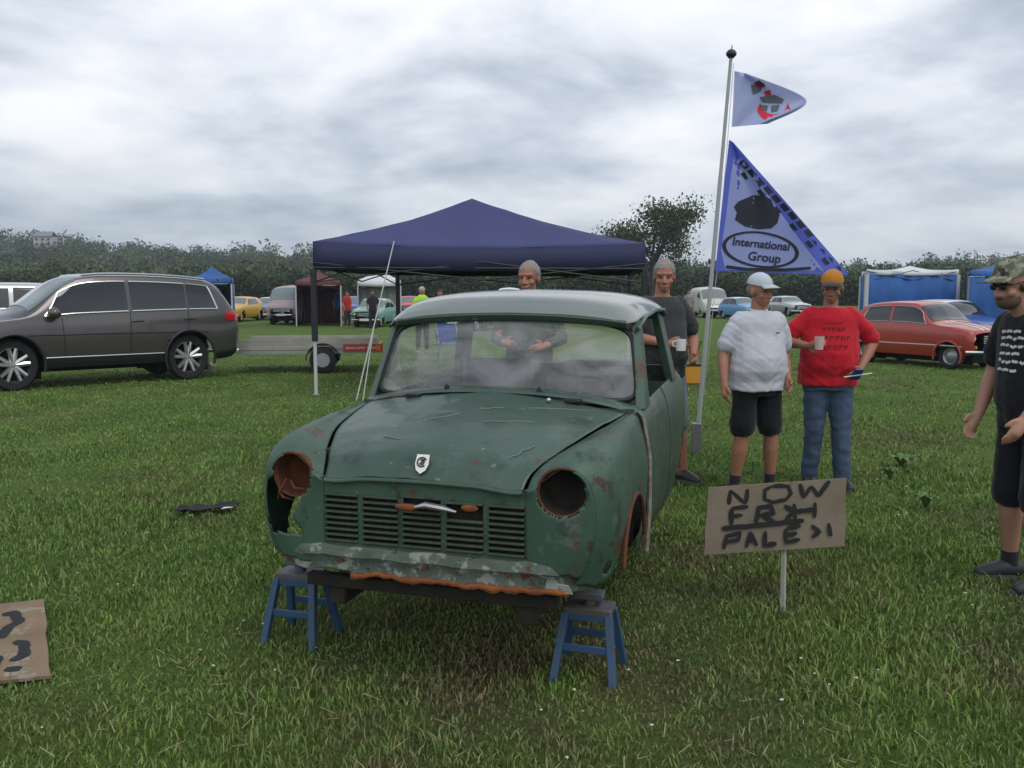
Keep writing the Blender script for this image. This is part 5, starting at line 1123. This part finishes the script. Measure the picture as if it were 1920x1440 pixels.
# large grey SUV, left
bronze = mat('suv_paint', (.098, .088, .088), .27, .5, col2=(.11, .10, .10), nscale=.7, coat=.5)
th = math.atan2(-.66, -.752)
suv, S, Q, patch, NU, OFF = car('parked_car', 'large dark bronze-grey family SUV with chrome window trim parked at the left edge', T_SUV, bronze, (-7.62, 15.70, 0), th, 1.06, res=(90, 54), side=((-1.92, -1.40), (-1.36, -.46), (-.40, .92)), ws=(.36, 1.12), rw=(-2.26, -2.02), wheel='alloy', light=1)
suv.scale = (1.03, 1.06, 1.15)
for s in (1, -1):
    MB().tube([Q(ux(T_SUV, x), 4.5, s, .03 * (1 if OFF > 0 else -1)) for x in [lerp(-1.75, .25, i / 14) for i in range(15)]], .018, 8).build('roof_rail', chrome, suv)
    m_ = MB(); m_.ell((.80, s * 1.02, 1.10), (.10, .12, .085), 16, 10).box((.80, s * .92, 1.05), (.05, .12, .03)); m_.build('door_mirror', mat('suv_paint', (.1, .1, .1)), suv)
    MB().tube([Q(ux(T_SUV, x), lerp(1.95, 2.15, (x + 1.6) / 3), s, OFF * .4) for x in [lerp(-1.7, 1.2, i / 14) for i in range(15)]], .006, 5).build('crease_shade_line', wellm, suv)  # near-black line imitates the shade along a pressed crease
    for x in (-.43, -1.38): MB().tube([Q(ux(T_SUV, x + .02 * math.sin(v)), v, s, OFF * .3) for v in [lerp(.6, 3.1, j / 8) for j in range(9)]], .005, 5).build('door_gap', wellm, suv)
    MB().tube([Q(ux(T_SUV, .62 + .015 * v), v, s, OFF * .3) for v in [lerp(.6, 3.0, j / 8) for j in range(9)]], .005, 5).build('door_gap', wellm, suv)
    for x in (-.62, -1.50 + .0):
        if x > -1.3 or True: MB().tube([Q(ux(T_SUV, x + d), 2.72, s, OFF * 4 * f) for d, f in ((0, .5), (.03, 1), (.16, 1), (.2, .5))], .014, 8).build('door_handle', bronze if x > -1 else bronze, suv)
    patch('sill_moulding', ux(T_SUV, -.98), ux(T_SUV, .96), 0.05, .95, s, mat('sill_dark', (.02, .02, .022), .6), OFF)
    MB().tube([Q(ux(T_SUV, x), 1.02, s, OFF) for x in [lerp(-.95, .93, i / 10) for i in range(11)]], .010, 6).build('sill_chrome', chrome, suv)
    patch('tail_lamp', ux(T_SUV, -2.33), ux(T_SUV, -2.06), 2.55, 3.1, s, redl, OFF * 1.6)
    patch('headlamp', ux(T_SUV, 1.98), ux(T_SUV, 2.28), 2.5, 3.2, s, lampm, OFF * 1.6)
    patch('rear_bumper', ux(T_SUV, -2.36), ux(T_SUV, -1.9), 0.05, 1.0, s, mat('sill_dark', (.02, .02, .022)), OFF * 2)
MB().plate([(-2.385, .26, .86), (-2.385, -.26, .86), (-2.385, -.26, .75), (-2.385, .26, .75)], .01, (-1, 0, 0)).build('number_plate', mat('plate_yellow', (.6, .45, .03), .5), suv, False)
MB().tube([(-2.25, 0, .42), (-2.50, 0, .40), (-2.58, 0, .46)], .024, 8).ell((-2.58, 0, .50), (.03, .03, .03)).build('tow_bar', blk, suv)
MB().tube([(-2.3, 0, 1.62), (-2.36, 0, 1.60)], .01, 5).build('rear_spoiler', blk, suv)
silver = mat('silver_paint', (.50, .51, .52), .25, .5, coat=.4)
car('parked_car', 'pale silver car mostly hidden behind the large SUV at the left edge', T_SUV, silver, (-12.9, 21.5, 0), R(-150), 1.10, res=(40, 24), side=((-1.9, -.5), (-.42, .92)), ws=(.36, 1.12), rw=(-2.26, -2.02), wheel='alloy', light=1)

def classic_front(c, T, chromey=True, plate='white', number=None):
    root, S, Q, patch, NU, OFF = c; x = T['st'][-1][0]; zz = T['st'][-2][1][2][1]; w = T['st'][-2][1][2][0]
    for s in (1, -1):
        MB().lathe((x - .10, s * w * .80, zz + .03), (1, 0, .08), [(.088, -.08), (.092, .02), (.080, .045), (.05, .065), (0, .072)], 16).build('headlight', lampm, root); MB().tube([(x - .08, s * w * .80 + .09 * math.cos(R(a)), zz + .03 + .09 * math.sin(R(a))) for a in range(0, 361, 24)], .010, 5, cap=False).build('headlight_ring', chrome, root)
        MB().lathe((x - .04, s * w * .74, zz - .15), (1, 0, 0), [(.035, 0), (.03, .03), (0, .035)], 10).build('indicator', ambl, root)
    g = MB(); g.box((x + .02, 0, zz - .0), (.03, w * 1.05, .17)).build('grille', wellm, root, False)
    for k in range(5): MB().tube([(x + .038, -w * .52, zz - .07 + k * .035), (x + .045, 0, zz - .07 + k * .035), (x + .038, w * .52, zz - .07 + k * .035)], .006, 5).build('grille_bar', chrome, root)
    MB().tube([(x - .12, -w * 1.0, zz - .24), (x + .07, -w * .7, zz - .24), (x + .09, 0, zz - .24), (x + .07, w * .7, zz - .24), (x - .12, w * 1.0, zz - .24)], .034, 8).build('bumper', chrome, root)
    MB().box((x + .125, 0, zz - .235), (.01, .46, .11)).build('number_plate', platew if plate == 'white' else blk, root, False)
    if number: text_mesh(number, .095, blk if plate == 'white' else platew, root, (x + .132, 0, zz - .235), (R(90), 0, R(90)), 'lettering', .001)
redp = mat('red_paint', (.42, .055, .035), .3, coat=.5, col2=(.36, .045, .03), nscale=1); whp = mat('white_paint', (.66, .67, .66), .35, coat=.4)
rc = car('parked_car', 'small red classic car with white bonnet stripes and round headlamps parked on the right', T_MINI, redp, (9.30, 19.55, 0), math.atan2(-.88, .47), 1.05, side=((-1.1, -.42), (-.36, .52)), ws=(.26, .60), rw=(-1.38, -1.16), roofp=None)
classic_front(rc, T_MINI, number=None)
for y in (.13, .30):
    for s in (1, -1): rc[3]('bonnet_stripe', ux(T_MINI, .66), ux(T_MINI, 1.46), 6 - y * 2.4 - .18, 6 - y * 2.4, s, whp, rc[5] * .8, nv=2)
rc[3]('stripe', ux(T_MINI, -1.3), ux(T_MINI, 1.3), 1.18, 1.26, -1, whp, rc[5] * .8, nv=2)
bluep = mat('blue_paint', (.03, .10, .34), .3, coat=.5)
bc = car('parked_car', 'dark blue classic small car with a white roof parked beyond the red one', T_MINI, bluep, (11.9, 23.6, 0), math.atan2(-.9, .42), 1.05, side=((-1.1, -.42), (-.36, .52)), ws=(.26, .60), roofp=whp); classic_front(bc, T_MINI)

# far row of show cars
rows = [  # u, y, rz offset, template, paint, roof, label
    (398, 52, -70, T_SAL, silver, None, 'silver saloon in the far row just behind the tail of the SUV'),
    (448, 50, -95, T_SAL, mat('yellow_paint', (.62, .36, .03), .3, coat=.4), None, 'yellow classic saloon facing the camera in the far row'),
    (505, 53, -80, T_MINI, mat('sky_paint', (.12, .30, .55), .3, coat=.4), whp, 'light blue small classic car beside the yellow saloon'),
    (548, 46, -90, T_VAN, mat('mushroom_paint', (.36, .27, .28), .4), None, 'tall dusty-pink van standing at the left leg of the canopy'),
    (620, 51, -80, T_MINI, mat('bright_red_paint', (.5, .03, .03), .3, coat=.4), None, 'bright red small classic car seen under the left of the canopy'),
    (702, 42, -98, T_MINI, mat('mint_paint', (.18, .38, .30), .3, coat=.4), whp, 'mint green small classic car with a white roof under the canopy'),
    (664, 54, -90, T_SAL, mat('royal_paint', (.04, .09, .40), .3, coat=.4), None, 'royal blue classic saloon between the red and mint green cars'),
    (835, 48, -88, T_SAL, mat('navy_paint', (.03, .05, .25), .3, coat=.4), None, 'navy saloon parked far behind the middle of the canopy'),
    (900, 38, -120, T_SAL, mat('racing_green', (.02, .07, .045), .3, coat=.4), None, 'dark green saloon behind the man in the dull green top'),
    (1255, 46, -86, T_MINI, mat('orange_paint', (.55, .14, .03), .3, coat=.4), None, 'orange small classic car between the canopy leg and the flagpole'),
    (1330, 58, -90, T_VAN, mat('cream_paint', (.55, .54, .48), .4), None, 'cream van far behind the foot of the flagpole'),
    (1478, 62, -80, T_SAL, silver, None, 'silver saloon far off between the two men on the right'),
    (575, 60, -88, T_SAL, mat('sky_paint', (.1, .1, .1)), None, 'pale blue saloon peeping between the van and the maroon gazebo'),
    (340, 66, -75, T_VAN, whp, None, 'white van just visible above the roof of the SUV'),
    (768, 60, -84, T_SAL, mat('bright_red_paint', (.5, .03, .03)), None, 'red classic saloon behind the hi-vis stewards'),
    (955, 64, -90, T_VAN, whp, None, 'white van far behind the grey-haired men'),
    (1092, 58, -95, T_SAL, mat('mushroom_paint', (.1, .1, .1)), None, 'dusty pink saloon between the two grey-haired men'),
    (1200, 60, -80, T_MINI, mat('bright_red_paint', (.5, .03, .03)), whp, 'red small classic car with white roof beyond the charcoal man'),
    (1390, 54, -70, T_MINI, mat('sky_paint', (.1, .1, .1)), whp, 'light blue small classic car between flagpole and white shirt'),
    (1712, 33, -100, T_SAL, whp, None, 'white saloon in front of the blue gazebo wall')]
for (u, y, a, T, p, rf, lb) in rows:
    x = (u - 960) / FPX * y * .995; c = car('parked_car', lb, T, p, (x, y, 0), R(a), 1.0, 'classic cars parked in the far row', rf, res=(34, 20), side=((-1.1, -.42), (-.36, .52)) if T is not T_VAN else ((.2, 1.05),), ws=(.26, .60) if T is T_MINI else ((.35, .82) if T is T_SAL else (.95, 1.58)), trim=False, light=1)
    classic_front(c, T)

# flat-bed car trailer behind the SUV
def trailer():
    A = G(452, 700); B = G(692, 697); d = (B - A).normalized(); ang = math.atan2(d.y, d.x); r = empty('trailer', ((A.x + B.x) / 2, (A.y + B.y) / 2 + .6, 0), ang, 'low flat-bed car trailer with weathered timber sides and red rear lamps behind the grey SUV', 'trailer')
    tim = mat('grey_timber', (.28, .265, .235), .9, col2=(.40, .385, .34), nscale=3, bump=.4); gal = mat('galvanised', (.38, .39, .40), .4, .6); L_ = 2.7
    for y in (-.75, .75):
        for k in range(3): MB().box((0, y, .50 + k * .075), (L_, .03, .068)).build('side_board', tim, r, False, bevel=.004)
        MB().box((0, y, .42), (L_ + .1, .05, .06)).build('chassis_rail', gal, r, False)
    for i in range(12): MB().box((-L_ / 2 + .11 + i * .225, 0, .46), (.21, 1.5, .025)).build('deck_plank', tim, r, False)
    for y in (-.86, .86):
        for x in (.28,):
            w = MB().lathe((x, y - .07, .27), (0, 1, 0), [(.10, 0), (.22, 0), (.26, .03), (.26, .12), (.22, .14), (.10, .14)], 24).build('wheel', tyrem, r); MB().disc((x, y - (.072 if y < 0 else -.055), .27), (0, 1, 0), .14, .01).build('hub', gal, w)
            m_ = MB(); m_.grid([[(x + .33 * math.cos(R(a)), y + b, .27 + .33 * math.sin(R(a))) for b in (-.10, .10)] for a in range(0, 181, 12)]); m_.build('mudguard', blk, r, thick=.008)
    MB().tube([(-L_ / 2, .3, .42), (-L_ / 2 - .9, 0, .42), (-L_ / 2 - 1.1, 0, .45)], .03, 6).tube([(-L_ / 2, -.3, .42), (-L_ / 2 - .9, 0, .42)], .03, 6).build('drawbar', gal, r)
    MB().tube([(-L_ / 2 - .75, .08, .1), (-L_ / 2 - .75, .08, .75)], .022, 8).lathe((-L_ / 2 - .75, .04, .08), (0, 1, 0), [(0, 0), (.08, 0), (.08, .07), (0, .07)], 14).build('jockey_wheel', gal, r)
    bb = MB().box((L_ / 2 - .28, -.815, .50), (.78, .02, .15)).build('sign_board', mat('board_red', (.42, .03, .03), .5), r, False)
    text_mesh('BRIAN JAMES TRAILERS', .066, mat('plate_white', (.7, .7, .7)), bb, (L_ / 2 - .28, -.828, .50), (R(90), 0, 0), 'lettering', .001)
    MB().box((L_ / 2 + .06, 0, .50), (.03, 1.5, .11)).build('lamp_bar', mat('board_red', (.4, .03, .03)), r, False)
    for y in (-.62, .62): MB().box((L_ / 2 + .085, y, .50), (.03, .22, .09)).build('rear_lamp', redl, r, False); MB().box((L_ / 2 + .085, y * .72, .50), (.03, .10, .09)).build('indicator', ambl, r, False)
    MB().box((L_ / 2 + .02, -.82, .50), (.10, .03, .09)).build('side_marker', ambl, r, False)
trailer()

def far_person(label, u, y, top, bot, rz=0, H=1.75, group='people among the far show cars', hat=None, arms=0):
    x = (u - 960) / FPX * y; r = empty('person', (x, y, 0), rz, label, 'person', group, scale=H / 1.75); b = MB()
    b.limb([(0, 0, .95), (0, 0, 1.2), (0, 0, 1.38)], [.15, .155, .16], 14); b.limb([(0, 0, 1.42), (0, 0, 1.55)], [.06, .055]); b.ell((0, -.01, 1.64), (.078, .095, .115), 14, 10)
    for s in (1, -1):
        b.limb([(s * .18, 0, 1.40), (s * .24, 0, 1.13), (s * (.22 - arms * .1), -.08 - arms * .2, .90 + arms * .15)], [.055, .045, .03], 8); b.limb([(s * (.22 - arms * .1), -.08 - arms * .2, .90 + arms * .15), (s * (.21 - arms * .1), -.10 - arms * .24, .80 + arms * .15)], [.03, .02], 6); b.limb([(s * .09, 0, .92), (s * .11, -.02, .5), (s * .12, .01, .06)], [.09, .055, .035], 8); b.limb([(s * .12, .01, .05), (s * .13, -.13, .03)], [.04, .03], 6)
    remeshed(b, .018, 'body', sk, r, 1)
    t = MB(); t.limb([(0, 0, .92), (0, 0, 1.2), (0, 0, 1.40)], [.175, .175, .175], 14)
    for s in (1, -1): t.limb([(s * .17, 0, 1.41), (s * .215, 0, 1.22)], [.07, .068], 8)
    remeshed(t, .02, 'shirt', top, r, 1); q = MB()
    for s in (1, -1): q.limb([(s * .085, 0, .92), (s * .11, -.02, .5), (s * .12, .0, .14)], [.11, .075, .06], 8)
    remeshed(q, .02, 'trousers', bot, r, 1); MB().ell((0, .005, 1.68), (.088, .105, .092), 12, 8, zmin=0).build('hat' if hat else 'hair', hat or mat('hair_brown', (.06, .04, .03), .9), r)
hv = cloth('hi_vis', (.45, .75, .06)); dk = cloth('dark_cloth', (.03, .03, .035)); bl = cloth('blue_cloth', (.03, .10, .38)); gy = cloth('grey_cloth', (.25, .26, .27)); rd = cloth('red_cloth', (.45, .03, .03))
far_person('steward in a lime hi-vis jacket under the middle of the canopy', 792, 23, hv, dk, .3, hat=cloth('hat_light', (.4, .42, .4)))
far_person('second steward in lime hi-vis just left of the grey-haired man', 826, 27, hv, dk, -.5, 1.7)
far_person('visitor in a blue top beside the red car in the far row', 636, 44, bl, dk, .2)
far_person('visitor in a red top near the left leg of the canopy', 652, 40, rd, dk, .9, 1.68)
far_person('visitor in grey standing in front of the pale van', 1290, 40, gy, dk, -.4)
far_person('visitor in a grey sleeveless top sitting height behind the red car', 1702, 27, gy, bl, .5, 1.6, hat=cloth('hat_light', (.4, .4, .4)))
far_person('visitor in dark clothes in front of the white gazebo', 700, 37, dk, dk, .1, 1.72)
def folding_chair(u, y, rz, label, m_):
    x = (u - 960) / FPX * y; r = empty('camp_chair', (x, y, 0), rz, label, 'chair', 'camp chairs'); MB().box((0, 0, .42), (.48, .42, .02)).build('seat', m_, r, False); MB().box((0, .24, .68), (.48, .02, .42), Matrix.Rotation(R(-12), 3, 'X')).build('backrest', m_, r, False)
    for sx_ in (-1, 1):
        MB().tube([(sx_ * .24, -.2, 0), (sx_ * .24, .24, .90)], .012, 6).build('leg', steel, r); MB().tube([(sx_ * .24, .22, 0), (sx_ * .24, -.2, .62)], .012, 6).build('leg', steel, r); MB().box((sx_ * .25, 0, .62), (.05, .42, .02)).build('armrest', blk, r, False)
folding_chair(842, 20, .4, 'blue folding camp chair under the canopy', bl); folding_chair(1225, 16.5, -.5, 'green folding camp chair under the right side of the canopy', cloth('green_cloth', (.05, .20, .08))); folding_chair(1285, 17.5, .3, 'red folding camp chair near the canopy\'s right leg', rd)
def crate(u, y, c, label, name='storage_box'):
    x = (u - 960) / FPX * y; r = empty(name, (x, y, 0), random.uniform(-.5, .5), label, 'box', 'boxes by the canopy'); b = MB().box((0, 0, .17), (.5, .36, .32)).build('tub', c, r, False, bevel=.02); MB().box((0, 0, .345), (.53, .39, .04)).build('lid', blk, r, False, bevel=.01)
crate(1245, 14.8, mat('box_green', (.05, .35, .05), .5), 'green storage box on the grass near the canopy\'s right leg'); crate(1288, 15.3, mat('box_orange', (.6, .28, .02), .5), 'orange storage box beside the green one near the canopy leg')
plant_all()
hill_house()
build_haze()
build_grass()
